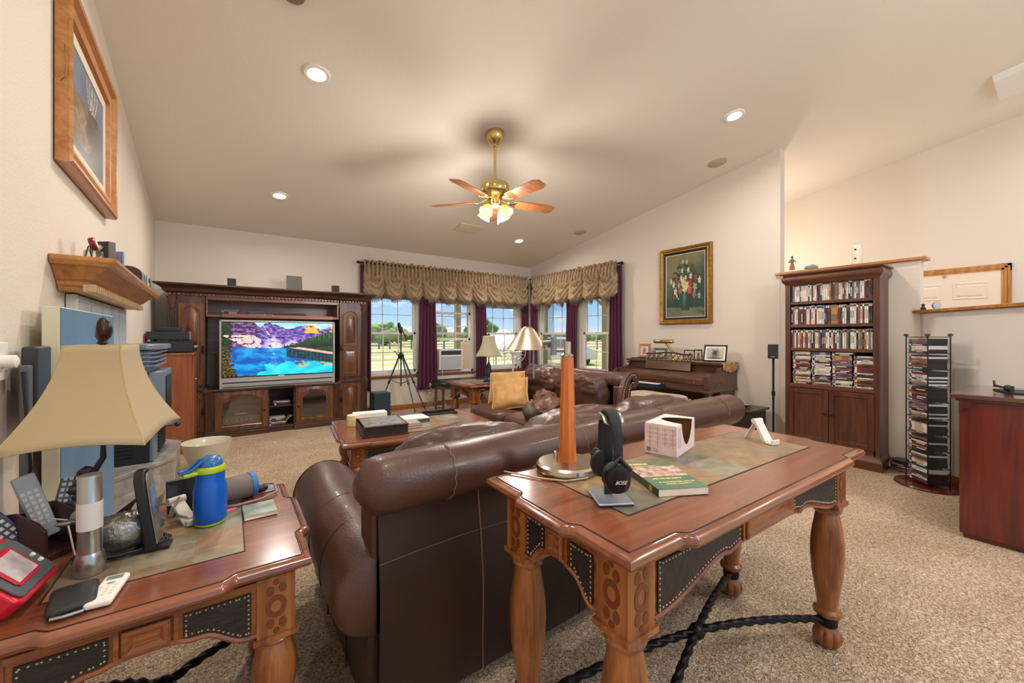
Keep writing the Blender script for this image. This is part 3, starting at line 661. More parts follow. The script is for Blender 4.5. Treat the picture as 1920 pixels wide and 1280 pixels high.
# ================================================================== SOFAS
def leather_sofa(name, label, cat, loc, rz, L, n, depth=1.0, arm_r=.145, nails=False, gr=None, tc=0):
    """local: back at y=0 (outside face), faces +y, x across, body from -L/2 to L/2"""
    t = thing(name, label, cat, loc, rz, gr); h = L/2; ai = arm_r+.055
    part('base', MB().cbox((0, depth/2+.01, .165), (L-.06, depth-.10, .25)), LEATHER_SHADED, t, bevel=.03, seg=3)
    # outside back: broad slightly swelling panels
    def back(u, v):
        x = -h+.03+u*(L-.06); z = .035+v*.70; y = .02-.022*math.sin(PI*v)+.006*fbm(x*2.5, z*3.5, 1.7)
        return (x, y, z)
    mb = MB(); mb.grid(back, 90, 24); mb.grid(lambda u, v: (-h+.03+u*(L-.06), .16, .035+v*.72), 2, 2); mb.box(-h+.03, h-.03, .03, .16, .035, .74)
    bk = part('back', mb, LEATHER_SHADED, t, smooth=60)
    for i, q in enumerate((.16, .38, .62, .84)):
        part('back_seam', MB().tube([(lambda p: (p[0], p[1]-.001, p[2]))(back(q+.01*(1-v/12)*(1 if i < 2 else -1), v/12)) for v in range(13)], .003, 5), SEAM if i == 0 else SEAMD, bk)
    part('cross_seam', MB().tube([(lambda p: (p[0], p[1]-.001, p[2]))(back(u/40, .72+.012*math.sin(u*.3))) for u in range(41)], .0012, 5), SEAM, bk)
    # rolled top of the back
    rr = .092; n1 = 60; LL = []
    for i in range(n1+1):
        u = i/n1; x = -h-.035+u*(L+.07); e = min(u, 1-u)*(L+.07); s = 1-math.exp(-e/.022)*.55 if e > 1e-6 else .30
        s *= 1-.02*math.exp(-(((u*3) % 1-.5)/.02)**2) if .03 < u < .97 else 1
        l = []
        for j in range(28):
            a = 2*PI*j/28; w = 1+.035*fbm(x*4, math.cos(a)*1.2, math.sin(a))+(.05*math.sin(a*14)*math.exp(-e/.03))
            l.append((x, .03+math.cos(a)*rr*s*w, .775+math.sin(a)*rr*s*w))
        LL.append(l)
    rl = part('back_roll', MB().loops(LL), LEATHER, t, smooth=180)
    for q in (.125, .385, .64, .89):
        mb = MB(); x = -h-.035+q*(L+.07); mb.tube([(x+.004*math.sin(a*3), .03+math.cos(2*PI*a/28)*rr*1.005, .775+math.sin(2*PI*a/28)*rr*1.005) for a in range(28)], .0024, 5, closed=True)
        part('roll_seam', mb, SEAM, rl)
    for sx in (-1, 1): part('back_wing', MB().box(min(sx*(h-.015), sx*(h-.10)), max(sx*(h-.015), sx*(h-.10)),   .035, .17, .40, .74), LEATHER, t, bevel=.02, seg=3)
    da = depth-tc
    # arms: rolled top flaring outward over an upright side panel
    for sx in (-1, 1):
        LL = []; m = 30; cx, cz = sx*(h-.045), .475
        for i in range(m+1):
            u = i/m; y = .03+u*(da-.02-.03); e = (1-u)*(da-.09); s = 1-math.exp(-e/.02)*.6 if e > 1e-6 else .35; s *= 1-.22*math.exp(-u*da/.02)
            l = []
            for j in range(30):
                a = 2*PI*j/30; w = 1+.05*fbm(y*3.2, math.cos(a)*1.3+sx, math.sin(a)*1.3)+.02*math.sin(y*34+2*math.sin(a))*max(0, math.sin(a))*(1-u)
                l.append((cx+math.cos(a)*arm_r*s*w, y, cz+math.sin(a)*arm_r*.98*s*w-.05*(1-u)**2))
            LL.append(l)
        am = part('arm', MB().loops(LL), LEATHER, t, smooth=180)
        mb = MB(); mb.cbox((sx*(h-.09), da/2+.01, .25), (.17, da-.08, .43)); part('side_panel', mb, LEATHER_SHADED, am, bevel=.03, seg=3)
        for yy in (.22, .42, .86):
            mb = MB(); mb.tube([(cx+math.cos(2*PI*a/28)*arm_r*(1.004 if yy > .3 else .99), yy*da+.05*math.sin(2*PI*a/28), cz+math.sin(2*PI*a/28)*arm_r*.985-.05*(1-yy)**2) for a in range(-7, 16)], .0022, 5); part('arm_seam', mb, SEAMD, am)
        for yy in (.3, .62): part('side_seam', MB().tube([(sx*(h-.004), da*yy, .04), (sx*(h-.002), da*yy, .36)], .003, 5), SEAMD, am)
        if nails:
            mb = MB()
            for q in (.125, .085):
                for k in range(22):
                    a = -.6*PI+k*1.55*PI/21; mb.ball((cx+math.cos(a)*q*sx, da-.012, cz+math.sin(a)*q), (.006, .004, .006), 6, 4)
            mb2 = part('front_nailheads', mb, NAIL, am)
    if nails:      # scrolled end panels of the back with nailhead trim
        for sx in (-1, 1):
            mb = MB(); mb.mi = 0
            o = [(.22, .42), (.20, .60), (.17, .72), (.12, .82), (.05, .872), (-.03, .87), (-.075, .82), (-.075, .75), (-.03, .71), (.03, .72), (.05, .66), (.05, .42)]
            mb.prism(o, sx*(h-.02), sx*(h+.035), 'yz'); mb.mi = 1
            for line in ([(.195, .44), (.175, .60), (.148, .71), (.10, .795), (.04, .845), (-.02, .842), (-.05, .80)], [(.085, .44), (.085, .66), (.065, .73), (.03, .765), (-.01, .765)]):
                pts = []
                for a_, b_ in zip(line, line[1:]):
                    l_ = math.dist(a_, b_); k_ = max(1, int(l_/.02)); pts += [(a_[0]+(b_[0]-a_[0])*q/k_, a_[1]+(b_[1]-a_[1])*q/k_) for q in range(k_)]
                for q in pts: mb.ball((sx*(h+.036), q[0], q[1]), (.006, .009, .009), 6, 4)
            part('end_scroll', mb, [LEATHER, NAIL], t, smooth=40, bevel=.012)
    iw = (L-2*ai+.06)/n
    for i in range(n):
        x = -h+ai-.03+iw*(i+.5)
        part('seat_cushion', MB().ball((x, depth/2+.10, .37), (iw/2-.004, depth/2-.08, .10), 30, 14, .35, .42, wr=.012, wf=6, seed=i), LEATHER, t, smooth=180)
        mb = MB(); mb.at((x+.01*math.sin(i*5), .245, .615), 0, rx=R(-12)); mb.ball((0, 0, 0), (iw/2+.012, .135, .25), 90, 56, .55, .62, wr=.022, wf=5, seed=i*3+L); mb.v = [tuple(Vector(p)+Vector((0, 1, .6))*.006*(1-2*abs(fbm(p[0]*9+p[2]*5+i*3, p[2]*16-p[0]*6, p[1]*6+L, 3)))) for p in mb.v]
        part('back_cushion', mb, LEATHER, t, smooth=180)
    for sx in (-1, 1):
        for y in (.08, depth-.1): part('foot', MB().lathe([(.025, 0), (.034, .01), (.036, .045)], 14, (sx*(h-.1), y, 0)), DARKW, t)
    return t
leather_sofa('leather_sofa', 'brown leather sofa seen from behind, its back turned to the camera', 'sofa', (1.475, 1.21, 0), 0, 2.27, 3, 1.02)
leather_sofa('leather_loveseat', 'brown leather loveseat with nailhead trim, facing left towards the television', 'loveseat', (3.30, 3.33, 0), R(90), 1.55, 2, 1.08, .115, True, tc=.24)
GOLDC = mat('gold_cushion', '#a87d40', .55, var=.12, vscale=12, sheen=.3)
def pillow(label, loc, rot, s=.23):
    t = thing('throw_pillow', label, 'pillow', loc, 0, 'gold pillows on the loveseat'); t.rotation_euler = rot
    mb = MB()
    for sgn in (1, -1):
        mb.grid(lambda u, v: ((u*2-1)*s*(1-.06*(1-abs(v*2-1))**1), sgn*(.075*((1-(u*2-1)**4)*(1-(v*2-1)**4))**.55*(1+.2*fbm(u*4, v*4, sgn*3+s))), (v*2-1)*s*(1-.06*(1-abs(u*2-1)))), 26, 26)
    part('cover', mb, GOLDC, t, smooth=180)
    P = []
    for k in range(4):
        for i in range(12):
            q = i/12*2-1; r_ = s*(1-.06*(1-abs(q))); P.append([(q*s, 0, -r_), (r_, 0, q*s), (-q*s, 0, r_), (-r_, 0, -q*s)][k])
    part('piping', MB().tube(P, .006, 6, closed=True), mat('gold_piping', '#d5b070', .6), t, smooth=180)
pillow('larger gold pillow leaning on the far arm of the loveseat, behind the other', (2.62, 3.78, .635), (R(-34), R(-4), R(-46)), .205)
pillow('smaller gold pillow with pale piping in front of its larger twin', (2.50, 3.54, .60), (R(-46), R(-10), R(-44)), .20)
# jacket thrown on the loveseat
def jacket():
    t = thing('brown_jacket', 'crumpled brown leather jacket thrown across the loveseat seat', 'jacket', (2.50, 3.02, .462), R(20))
    def fold(mb, seed, k):
        v = []
        for p in mb.v:
            q = Vector(p); f = 1-2*abs(noise.fractal(Vector((q.x*7+seed, q.y*4+q.x*3, q.z*6)), 1, 2, 3)); v.append(tuple(q+Vector((0, 0, 1))*k*f*min(1, q.z/.05) if q.z > 0 else q))
        mb.v = v; return mb
    mb = MB(); mb.ball((.06, 0, .06), (.20, .17, .065), 70, 40, .75, wr=.03, wf=6, seed=4); mb.ball((.14, .03, .11), (.12, .11, .08), 50, 30, .9, wr=.03, wf=8, seed=9)
    part('body', fold(mb, 2, .035), mat('jacket_leather', '#63402e', .4, var=.2, vscale=7), t, smooth=180)
    mb = MB(); L = []
    P = [(-.02, .05, .07), (-.10, .06, .075), (-.18, .03, .065), (-.25, -.03, .05), (-.29, -.08, .045)]
    mb.tube([P[min(len(P)-2, int(k/4))][0:0] or tuple(Vector(P[int(k/4)]).lerp(Vector(P[min(4, int(k/4)+1)]), (k % 4)/4)) for k in range(17)], [.055+.008*math.sin(k*2.1) for k in range(17)], 20)
    part('sleeve', fold(mb, 7, .012), mat('jacket_sleeve', '#4d3f31', .55, var=.25, vscale=9), t, smooth=180)
jacket()

# ================================================================== CURTAINS AND VALANCES
def W(root):                     # mesh builder that takes room coordinates for a thing standing square to the room
    m = MB(); m.M = Matrix.Translation(-root.location); return m
def curtain(label, x0, x1, y, axis, seed, z0=.32, z1=2.36, flare=.0):
    mb = MB(); w = x1-x0; n = max(3, round(w/.055))
    def f(u, v):
        z = z0+(z1-z0)*v; k = 1+flare*(1-v)
        s = (u-.5)*w*k; d = .028*math.sin(2*PI*n*u+seed+.6*math.sin(v*5))*(.7+.4*(1-v))+.01*fbm(u*5, v*2, seed)
        return (s, d, z)
    mb.grid(f, n*10, 24)
    c = (x0+x1)/2; loc = (c, y, 0) if axis == 'x' else (y, c, 0)
    solo('curtain', mb, PURPLE, label, 'curtain', loc=loc, rz=0 if axis == 'x' else PI/2, smooth=180, solid=.003)
curtain('plum curtain at the far left of the windows, beside the television cabinet', 1.66, 1.83, 6.40, 'x', 1, z0=.36)
curtain('wide plum curtain between the tripod window and the air conditioner window', 2.66, 2.92, 6.40, 'x', 2, flare=.45)
curtain('plum curtain just behind the bell-shade table lamp', 3.74, 3.97, 6.40, 'x', 3)
curtain('plum curtain at the room corner, on the back wall', 4.79, 4.96, 6.40, 'x', 4)
curtain('plum curtain at the room corner, on the right wall', 6.18, 6.38, 5.02, 'y', 5)
curtain('plum curtain between the two right-wall windows', 5.06, 5.33, 5.02, 'y', 6)
curtain('plum curtain next to the piano', 4.06, 4.29, 5.02, 'y', 7, flare=.25)
FR = mat('tassel_fringe', '#6f5a58', .8, var=.5, vscale=60)
def valance(label, rodlabel, L, n, loc, rz):
    mb = MB(); top = 2.43; random.seed(n)
    jit = [random.uniform(-.25, .25) for _ in range(n+2)]
    def zb(u):
        q = u*n; fr = q-math.floor(q); return 1.93-.105*math.sin(PI*fr)**.75-.01*jit[int(q) % n]
    def f(u, v):
        q = u*n; fr = q-math.floor(q); i = int(q) % n; c = 2*fr-1
        zbm = zb(u); zt = top+.022*fbm(u*n*5, 3.1)+.012*math.sin(u*n*19); V = 1-v
        z = zt+(zbm-zt)*V
        pl = .034*math.sin(2*PI*(q*5)+jit[i]*6+1.2*math.sin(V*3))*(1-sm(.35, .75, V))
        hd = -.018*math.exp(-((V-.07)/.03)**2)
        gp = .42+.05*jit[i]*4
        bl = .11*math.sin(PI*fr)**.7*sm(gp-.3, 1, V)*(1-.6*sm(.93, 1, V))
        ph = (V-gp)*(1.0+.0*c)+.36*c*c
        fd = .030*math.sin(ph*30+jit[i]*5)*sm(gp-.25, gp+.12, V)*(.4+.6*abs(math.sin(PI*fr)))
        pinch = -.05*math.exp(-(min(fr, 1-fr)/.05)**2)*sm(.2, .45, V)
        return (u*L-L/2, -(.05+pl+hd+bl+fd+pinch), z+.012*fd*10)
    mb.grid(f, n*40, 60)
    v_ = thing('valance', label, 'valance', loc, rz, 'balloon valances')
    part('swagged_cloth', mb, SWAG, v_, smooth=180, solid=.002)
    mb = MB(); k = 0; N = int(L/.011)
    for i in range(N):
        u = (i+.5)/N; p = f(u, 0); a = .02+.012*((i*7) % 3)
        mb.lathe([(.001, -a-.018), (.0045, -a-.012), (.003, -a*.6), (.005, -.004), (.002, .004)], 5, (p[0], p[1], p[2]))
    part('tassel_fringe', mb, FR, v_)
    t = thing('curtain_rod', rodlabel, 'curtain rod', loc, rz)
    part('rod', MB().lathe([(.012, -L/2-.05), (.012, L/2+.04)], 12, (0, -.025, 2.385), 'x'), BRONZE, t, smooth=50)
    for sx in (-1, 1):
        if sx == 1 and L > 3: continue
        part('finial', MB().lathe([(.001, 0), (.012, .003), (.022, .02), (.022, .035), (.012, .05), (.014, .056), (.001, .06)], 14, (sx*(L/2+.045)-(0 if sx > 0 else .06), -.025, 2.385), 'x'), BRONZE, t, smooth=50)
        part('bracket', MB().box(sx*(L/2+.02)-.006, sx*(L/2+.02)+.006, -.03, .085, 2.37, 2.40), BRONZE, t)
valance('long taupe balloon valance with tasselled fringe over the three back windows', 'long dark curtain rod over the back windows', 3.22, 10, (3.31, 6.40, 0), 0)
valance('shorter taupe balloon valance over the two right-wall windows', 'short dark curtain rod over the right-wall windows', 2.14, 6, (5.015, 5.19, 0), -PI/2)

# ================================================================== AIR CONDITIONER AND THINGS BY THE WINDOWS
t = thing('window_air_conditioner', 'white window air conditioner in the middle window of the back wall', 'air conditioner', (3.25, 6.5, .63))
ACW = mat('ac_white', '#e6e4df', .4)
part('housing', MB().box(-.24, .24, -.06, .38, 0, .37), ACW, t, bevel=.012)
part('control_panel', MB().box(-.20, .20, -.066, -.058, .27, .345), mat('ac_panel', '#3c4446', .3), t, bevel=.003)
mb = MB()
for k in range(9): mb.box(-.20, .20, -.068, -.058, .03+k*.025, .044+k*.025)
part('louvres', mb, mat('ac_grille', '#b9bfc2', .5), t)
for s in (-1, 1):
    x0, x1 = (.24, .43) if s > 0 else (-.43, -.24)
    mb = MB(); mb.box(x0, x1, .03, .04, 0, .50-.0)
    for k in range(9): xx = x0+(x1-x0)*(k+.5)/9; mb.box(xx-.004, xx+.004, .024, .032, 0, .45)
    part('side_curtain', mb, mat('ac_accordion', '#e3cfb5', .6), t)
part('drain_cord', MB().tube([(-.18, -.07, .05), (-.19, -.09, -.1), (-.19, -.08, -.25), (-.17, -.06, -.5), (-.1, -.06, -.6)], .004, 6), PAPER, t)

def tripod():
    t = thing('camera_tripod', 'black and green camera tripod standing in front of the left window', 'tripod', (2.17, 6.02, 0))
    TR = mat('tripod_green', '#3f5252', .4, .3)
    for a, nm in ((R(140), 0), (R(-20), 1), (R(-75), 2)):
        c, s = math.cos(a), math.sin(a); P = lambda q, z: (c*q, s*q, z)
        mb = MB(); mb.tube([P(.03, .92), P(.20, .50)], .013, 8); mb.tube([P(.19, .52), P(.36, .10)], .009, 8); mb.tube([P(.355, .11), P(.40, .01)], .007, 8)
        lg = part('leg', mb, TR, t, smooth=60); part('leg_clamp', MB().tube([P(.185, .535), P(.20, .495)], .018, 8).tube([P(.345, .135), P(.36, .1)], .013, 8), BLACK, lg); part('rubber_foot', MB().ball(P(.40, .012), .012, 8, 6), BLACK, lg)
        mb = MB(); mb.tube([P(.015, .50), P(.185, .56)], .005, 6); part('spreader', mb, TR, lg)
    part('centre_column', MB().cyl((0, 0, .46), .012, .84, 12), TR, t); part('shoulder', MB().lathe([(.02, .88), (.045, .90), (.05, .94), (.03, .96), (.02, .99)], 16), BLACK, t, smooth=50)
    mb = MB(); mb.tube([(0, 0, 1.28), (-.01, 0, 1.34), (-.03, 0, 1.40), (-.04, -.01, 1.44)], [.02, .03, .026, .018], 10); mb.box(-.035, .015, -.03, .03, 1.33, 1.37); part('pan_head', mb, BLACK, t, smooth=60)
    part('pan_handle', MB().tube([(0, 0, 1.36), (.07, -.03, 1.22)], .009, 8).tube([(.05, -.02, 1.26), (.075, -.032, 1.20)], .014, 8), BLACK, t)
    part('crank', MB().tube([(0, 0, .93), (-.06, 0, .95), (-.09, 0, 1.0), (-.11, 0, 1.0)], .007, 8), BLACK, t)
tripod()
t = thing('subwoofer', 'dark teal-black speaker box on the floor beside the television cabinet', 'speaker', (1.83, 5.97, 0))
part('cabinet', MB().box(-.12, .12, -.13, .12, .01, .40), mat('subwoofer_shell', '#263a44', .35), t, bevel=.008); part('feet', MB().box(-.10, .10, -.11, .11, 0, .012), BLACK, t)
t = thing('bench', 'long bench with black tufted top and turned legs under the middle window', 'bench', (3.38, 6.06, 0))
mb = MB(); mb.ball((0, 0, .455), (.62, .21, .055), 56, 14, .3, .5, wr=.006, wf=5); part('tufted_top', mb, mat('bench_vinyl', '#1f2728', .28), t, smooth=180)
part('seat_rail', MB().box(-.58, .58, -.17, .17, .36, .42), DARKW, t, bevel=.006)
for sx in (-1, 1):
    for sy in (-1, 1): part('leg', MB().lathe([(.014, 0), (.022, .02), (.016, .05), (.026, .07), (.018, .09), (.026, .17), (.022, .24), (.015, .26), (.027, .28), (.018, .30), (.024, .32), (.024, .36)], 14, (sx*.54, sy*.14, 0)), PANELW, t, smooth=60)
mb = MB(); random.seed(5)
P = [(2.93, 6.36, .02)]+[(2.93+.16*math.sin(k*1.9)*1.1, 6.30+.07*math.cos(k*1.3), .015+.012*(k % 3)) for k in range(16)]+[(3.06, 6.40, .25), (3.07, 6.42, .5)]
mb.tube(P, .004, 6); mb.tube([(2.80, 6.42, .42), (2.83, 6.40, .2), (2.9, 6.3, .02), (3.1, 6.2, .01), (3.25, 6.28, .02)], .004, 6)
solo('cable_tangle', mb, mat('cord_white', '#e6ddd0', .6), 'tangle of white power cord on the floor behind the tripod legs', 'cord', smooth=60)
mb = MB(); random.seed(8)
for k in range(26): x, z = 2.83+random.uniform(-.05, .09), random.uniform(.12, .42); mb.ball((x, 6.40+random.uniform(-.02, .02), z), (.018, .01, .014), 6, 4)
for k in range(6): mb.tube([(2.83+.02*k-.05, 6.42, .02), (2.84+.015*k-.05, 6.40, .25), (2.80+.03*k-.03, 6.39, .42)], .0025, 5)
solo('dried_flowers', mb, mat('dried_blossom', '#d9cdb6', .9), 'spray of dried white flowers against the wall under the plum curtain', 'flowers')

# table lamp on the far end table
t = thing('table_lamp', 'small table lamp with cream bell shade and dark figure base on the window-side table', 'lamp', (2.84, 4.52, .62))
part('base', MB().lathe([(.001, 0), (.07, .001), (.075, .012), (.05, .025), (.03, .06), (.04, .10), (.045, .14), (.03, .18), (.035, .21), (.02, .24), (.012, .27)], 18, flute=lambda a, z: 1+.12*math.sin(3*a+z*30)), mat('blue_bronze', '#2b3f49', .35, .5), t, smooth=70)
part('stem', MB().cyl((0, 0, .26), .008, .32, 10), mat('blue_bronze', '#2b3f49', .35, .5), t)
def bell(mb, z0, z1, rb, rt, n=6, seg=48, rot=0):
    L = []
    for k in range(13):
        u = k/12; r = rt+(rb-rt)*(1-u)**1.9; z = z0+(z1-z0)*u; l = []
        for j in range(seg):
            a = 2*PI*j/seg+rot; m = (a % (2*PI/n))-PI/n; pr = math.cos(PI/n)/math.cos(m)*1.06; l.append((math.cos(a)*r*pr, math.sin(a)*r*pr, z+(.012*(1-u)*(abs(m)*n/PI)**3)*-1))
        L.append(l)
    return mb.loops(L, cap0=False, cap1=False)
part('shade', bell(MB(), .35, .62, .19, .085), SHADE2, t, smooth=40, solid=.003)
part('finial', MB().lathe([(.004, .57), (.004, .63), (.01, .64), (.004, .66), (.001, .665)], 10), BRONZE, t, smooth=60)
# pedestal fan by the corner
t = thing('pedestal_fan', 'white caged pedestal fan standing near the corner windows', 'fan', (4.05, 5.65, 0), R(-35))
part('base', MB().lathe([(.001, .035), (.05, .03), (.18, .012), (.19, 0)], 28), ACW, t, smooth=60); part('pole', MB().cyl((0, 0, .02), .014, .86, 12), ACW, t)
part('motor', MB().lathe([(.03, -.02), (.06, 0), (.06, .09), (.03, .12)], 20, (0, 0, .97), 'y'), ACW, t, smooth=60)
mb = MB()
for k in range(20):
    a = 2*PI*k/20; c, s = math.cos(a), math.sin(a)
    for sg in (-1, 1): mb.tube([(c*.03, -.10-sg*.06, .97+s*.03), (c*.15, -.10-sg*.055, .97+s*.15), (c*.22, -.10-sg*.0, .97+s*.22)], .0018, 4)
for r_, y_ in ((.22, -.10), (.15, -.155), (.15, -.045), (.08, -.158)): mb.tube([(math.cos(2*PI*k/40)*r_, y_, .97+math.sin(2*PI*k/40)*r_) for k in range(40)], .004 if r_ == .22 else .002, 5, closed=True)
mb.lathe([(.001, -.005), (.035, 0), (.035, .008)], 16, (0, -.165, .97), 'y')
part('cage', mb, mat('cage_wire', '#e9efef', .3, .3), t)
for k in range(3):
    mb = MB(); a0 = k*2*PI/3
    mb.grid(lambda u, v: (math.cos(a0+u*1.3+v*.5)*(.03+.15*v), -.10+.03*(u-.5), .97+math.sin(a0+u*1.3+v*.5)*(.03+.15*v)), 8, 6)
    part('fan_blade', mb, CLEAR, t, smooth=180, solid=.003)

# ================================================================== TELEVISION WALL
def arch(x0, x1, z0, z1, rise, n=14, ins=0):
    x0 += ins; x1 -= ins; z0 += ins; z1 -= ins
    P = [(x0, z0), (x1, z0)]
    for i in range(n+1): u = i/n; x = x1+(x0-x1)*u; P.append((x, z1-rise+rise*math.sin(PI*u)**.75))
    return P
def raised(mb, x0, x1, z0, z1, y, rise=0, steps=((0, 0), (.004, .008), (.012, .008), (.02, -.004), (.035, -.004), (.055, .006))):
    """raised-and-fielded panel on a front facing -y at depth y"""
    mb.loops([[(a, y-d, b) for a, b in arch(x0, x1, z0, z1, rise, ins=i)] for i, d in steps], cap0=False)
UY = 5.98; UB = 6.46
t = thing('entertainment_center', 'dark carved wooden wall unit around the television', 'media cabinet', (.52, 6.2, 0))
for (x0, x1, nm) in ((-.585, -.232, 'left'), (1.257, 1.645, 'right')):
    mb = W(t); mb.box(x0, x1, UY, UB, 0, .60); mb.box(x0+.01, x1-.01, UY+.01, UB, .60, 1.74); mb.box(x0-.012, x1+.012, UY-.018, UB, .585, .61); mb.box(x0-.008, x1+.008, UY-.014, UB, 0, .07)
    tw = part('side_tower', mb, DARKWZ, t, bevel=.003)
    px0, px1 = (x0, x0+.085) if nm == 'left' else (x1-.085, x1)
    dx0, dx1 = (x0+.10, x1-.012) if nm == 'left' else (x0+.012, x1-.10)
    mb = W(t)
    for z0, z1 in ((.09, .56), (.64, 1.56)):
        for k in range(5): xx = px0+.012+k*(.061/4); mb.lathe([(.0055, z0), (.0055, z1)], 8, (xx, UY+.004 if z0 > .5 else UY-.004, 0))
    mb.box(px0, px1, UY-.014, UY+.03, .07, .09); mb.box(px0, px1, UY-.012, UY+.03, .56, .585); mb.box(px0, px1, UY-.006, UY+.03, .61, .64)
    part('fluted_pilaster', mb, DARKWZ, tw, smooth=50)
    mb = W(t); mb.lathe([(.03, 1.56), (.036, 1.58), (.034, 1.60), (.045, 1.63), (.044, 1.66), (.054, 1.70)], 16, ((px0+px1)/2, UY+.02, 0), flute=lambda a, z: 1+.12*math.sin(6*a)*math.cos(z*70)); part('carved_capital', mb, DARKWZ, tw, smooth=50)
    mb = W(t); mb.box(dx0, dx1, UY-.012, UY+.01, .66, 1.62); raised(mb, dx0+.03, dx1-.03, 1.09, 1.60, UY-.012, .06); raised(mb, dx0+.03, dx1-.03, .69, 1.06, UY-.012, 0)
    d = part('upper_door', mb, PANELW, tw, smooth=30)
    hx = dx1-.015 if nm == 'left' else dx0+.015
    mb = W(t); mb.box(hx-.012, hx+.012, UY-.018, UY-.012, 1.02, 1.12); mb.ball((hx, UY-.03, 1.07), (.014, .014, .02), 10, 8); part('handle', mb, BRONZE, d)
    mb = W(t); mb.box(dx0, dx1, UY-.012, UY, .09, .56); raised(mb, dx0+.03, dx1-.03, .11, .545, UY-.012, .05); d = part('lower_door', mb, PANELW, tw, smooth=30)
    mb = W(t); mb.box(hx-.012, hx+.012, UY-.018, UY-.012, .29, .38); mb.ball((hx, UY-.03, .335), (.012, .014, .018), 10, 8); part('handle', mb, BRONZE, d)
# centre base
CY = 5.94
mb = W(t); mb.box(-.24, 1.26, CY+.02, UB, 0, .06); mb.box(-.24, 1.26, CY+.03, UB, .55, .585); mb.box(-.24, 1.26, UB-.02, UB, 0, .58); mb.box(-.24, 1.26, CY+.03, UB, .05, .07)
for x in (-.24, .395, .69, 1.24): mb.box(x, x+.02, CY+.02, UB, 0, .57)
mb.box(.41, .70, CY+.06, UB, .31, .325)
part('base_carcass', mb, DARKW, t, bevel=.002)
mb = W(t); mb.box(-.26, .41, CY-.02, CY+.06, .565, .59); mb.box(.41, .70, CY+.02, CY+.08, .555, .585); mb.box(.69, 1.28, CY-.02, CY+.06, .565, .59)
part('counter_edge', mb, DARKW, t, bevel=.006, seg=3); mb = W(t)
mb.box(-.26, .42, CY-.022, CY+.04, 0, .062); mb.box(-.25, .41, CY-.008, CY+.03, .062, .085); mb.box(.42, .69, CY+.01, CY+.05, 0, .07); mb.box(.69, 1.28, CY-.022, CY+.04, 0, .062); mb.box(.70, 1.27, CY-.008, CY+.03, .062, .085)
part('base_moulding', mb, DARKW, t, bevel=.006, seg=3)
for x0, x1 in ((-.24, -.155), (1.175, 1.26)):
    mb = W(t); mb.box(x0, x1, CY, CY+.06, .06, .565)
    for k in range(5): mb.lathe([(.0055, .09), (.0055, .55)], 8, (x0+.012+k*.0153, CY-.001, 0))
    part('fluted_pilaster', mb, DARKWZ, t, smooth=50)
for x0, x1, hs in ((-.15, .395, 1), (.71, 1.17, -1)):
    # frame with arched glazed opening
    O = arch(x0, x1, .09, .555, 0, n=20); I = arch(x0+.085, x1-.085, .155, .485, .07, n=20)
    mb = W(t)
    mb.loops([[(a, y, b) for a, b in q] for q, y in ((O, CY+.02), (O, CY-.006), (arch(x0+.06, x1-.06, .13, .52, .08, n=20), CY-.012), (arch(x0+.07, x1-.07, .14, .50, .075, n=20), CY-.002), (I, CY-.002), (I, CY+.02))], wrap=True)
    d = part('glazed_door', mb, PANELW, t, smooth=30)
    mb = W(t); mb.loops([[(a, CY+.008, b) for a, b in I], [(a, CY+.011, b) for a, b in I]]); part('glass_pane', mb, SMOKE if hs < 0 else CLEAR, d)
    hx = x1-.035 if hs > 0 else x0+.035
    mb = W(t); mb.ball((hx, CY-.024, .30), .014, 12, 8); part('knob', mb, BRONZE, d, smooth=180)
# bridge between the towers
mb = W(t); mb.box(-.235, 1.26, UY+.03, UB, 1.47, 1.50); mb.box(-.08, 1.18, UY-.03, UY+.08, 1.462, 1.508); mb.box(-.235, 1.26, UB-.02, UB, 1.0, 1.75); mb.box(-.235, 1.26, UY+.03, UB, 1.68, 1.72); mb.box(-.235, -.215, UY+.03, UB, 1.5, 1.7); mb.box(1.24, 1.26, UY+.03, UB, 1.5, 1.7)
mb.box(-.235, 1.26, UY+.02, UY+.05, 1.675, 1.745)
part('bridge_shelf', mb, CHERRY, t, bevel=.002)
part('back_panel', W(t).box(-.235, 1.26, UB-.012, UB-.002, .58, 1.0), mat('wallboard', '#b9ab95', .8), t)
# crown
mb = W(t); prof = [(.03, 1.735), (.0, 1.75), (-.012, 1.765), (-.02, 1.79), (-.055, 1.815), (-.085, 1.83), (-.088, 1.845), (-.088, 1.85), (.05, 1.85)]
seg_ = [(-.585, .42, 0), (.42, 1.04, .02), (1.04, 1.26, .0), (1.26, 1.645, -.02)]
for x0, x1, dy in seg_:
    L = []
    for x, e in ((x0, -1 if x0 < -.5 else 0), (x1, 1 if x1 > 1.6 else 0)): L.append([(x+e*max(0, .03-a)*1.0, UY+a+dy, z) for a, z in prof]+[(x+e*max(0, .03-prof[-1][0]), UB, 1.85), (x+e*0, UB, 1.735)])
    mb.loops(L)
part('crown_moulding', mb, DARKW, t, smooth=25)
mb = W(t); x = -.57
while x < 1.63: mb.box(x, x+.022, UY-.022+(.0), UY+.03, 1.712, 1.738); x += .040
part('dentil_trim', mb, PANELW, t, bevel=.002)

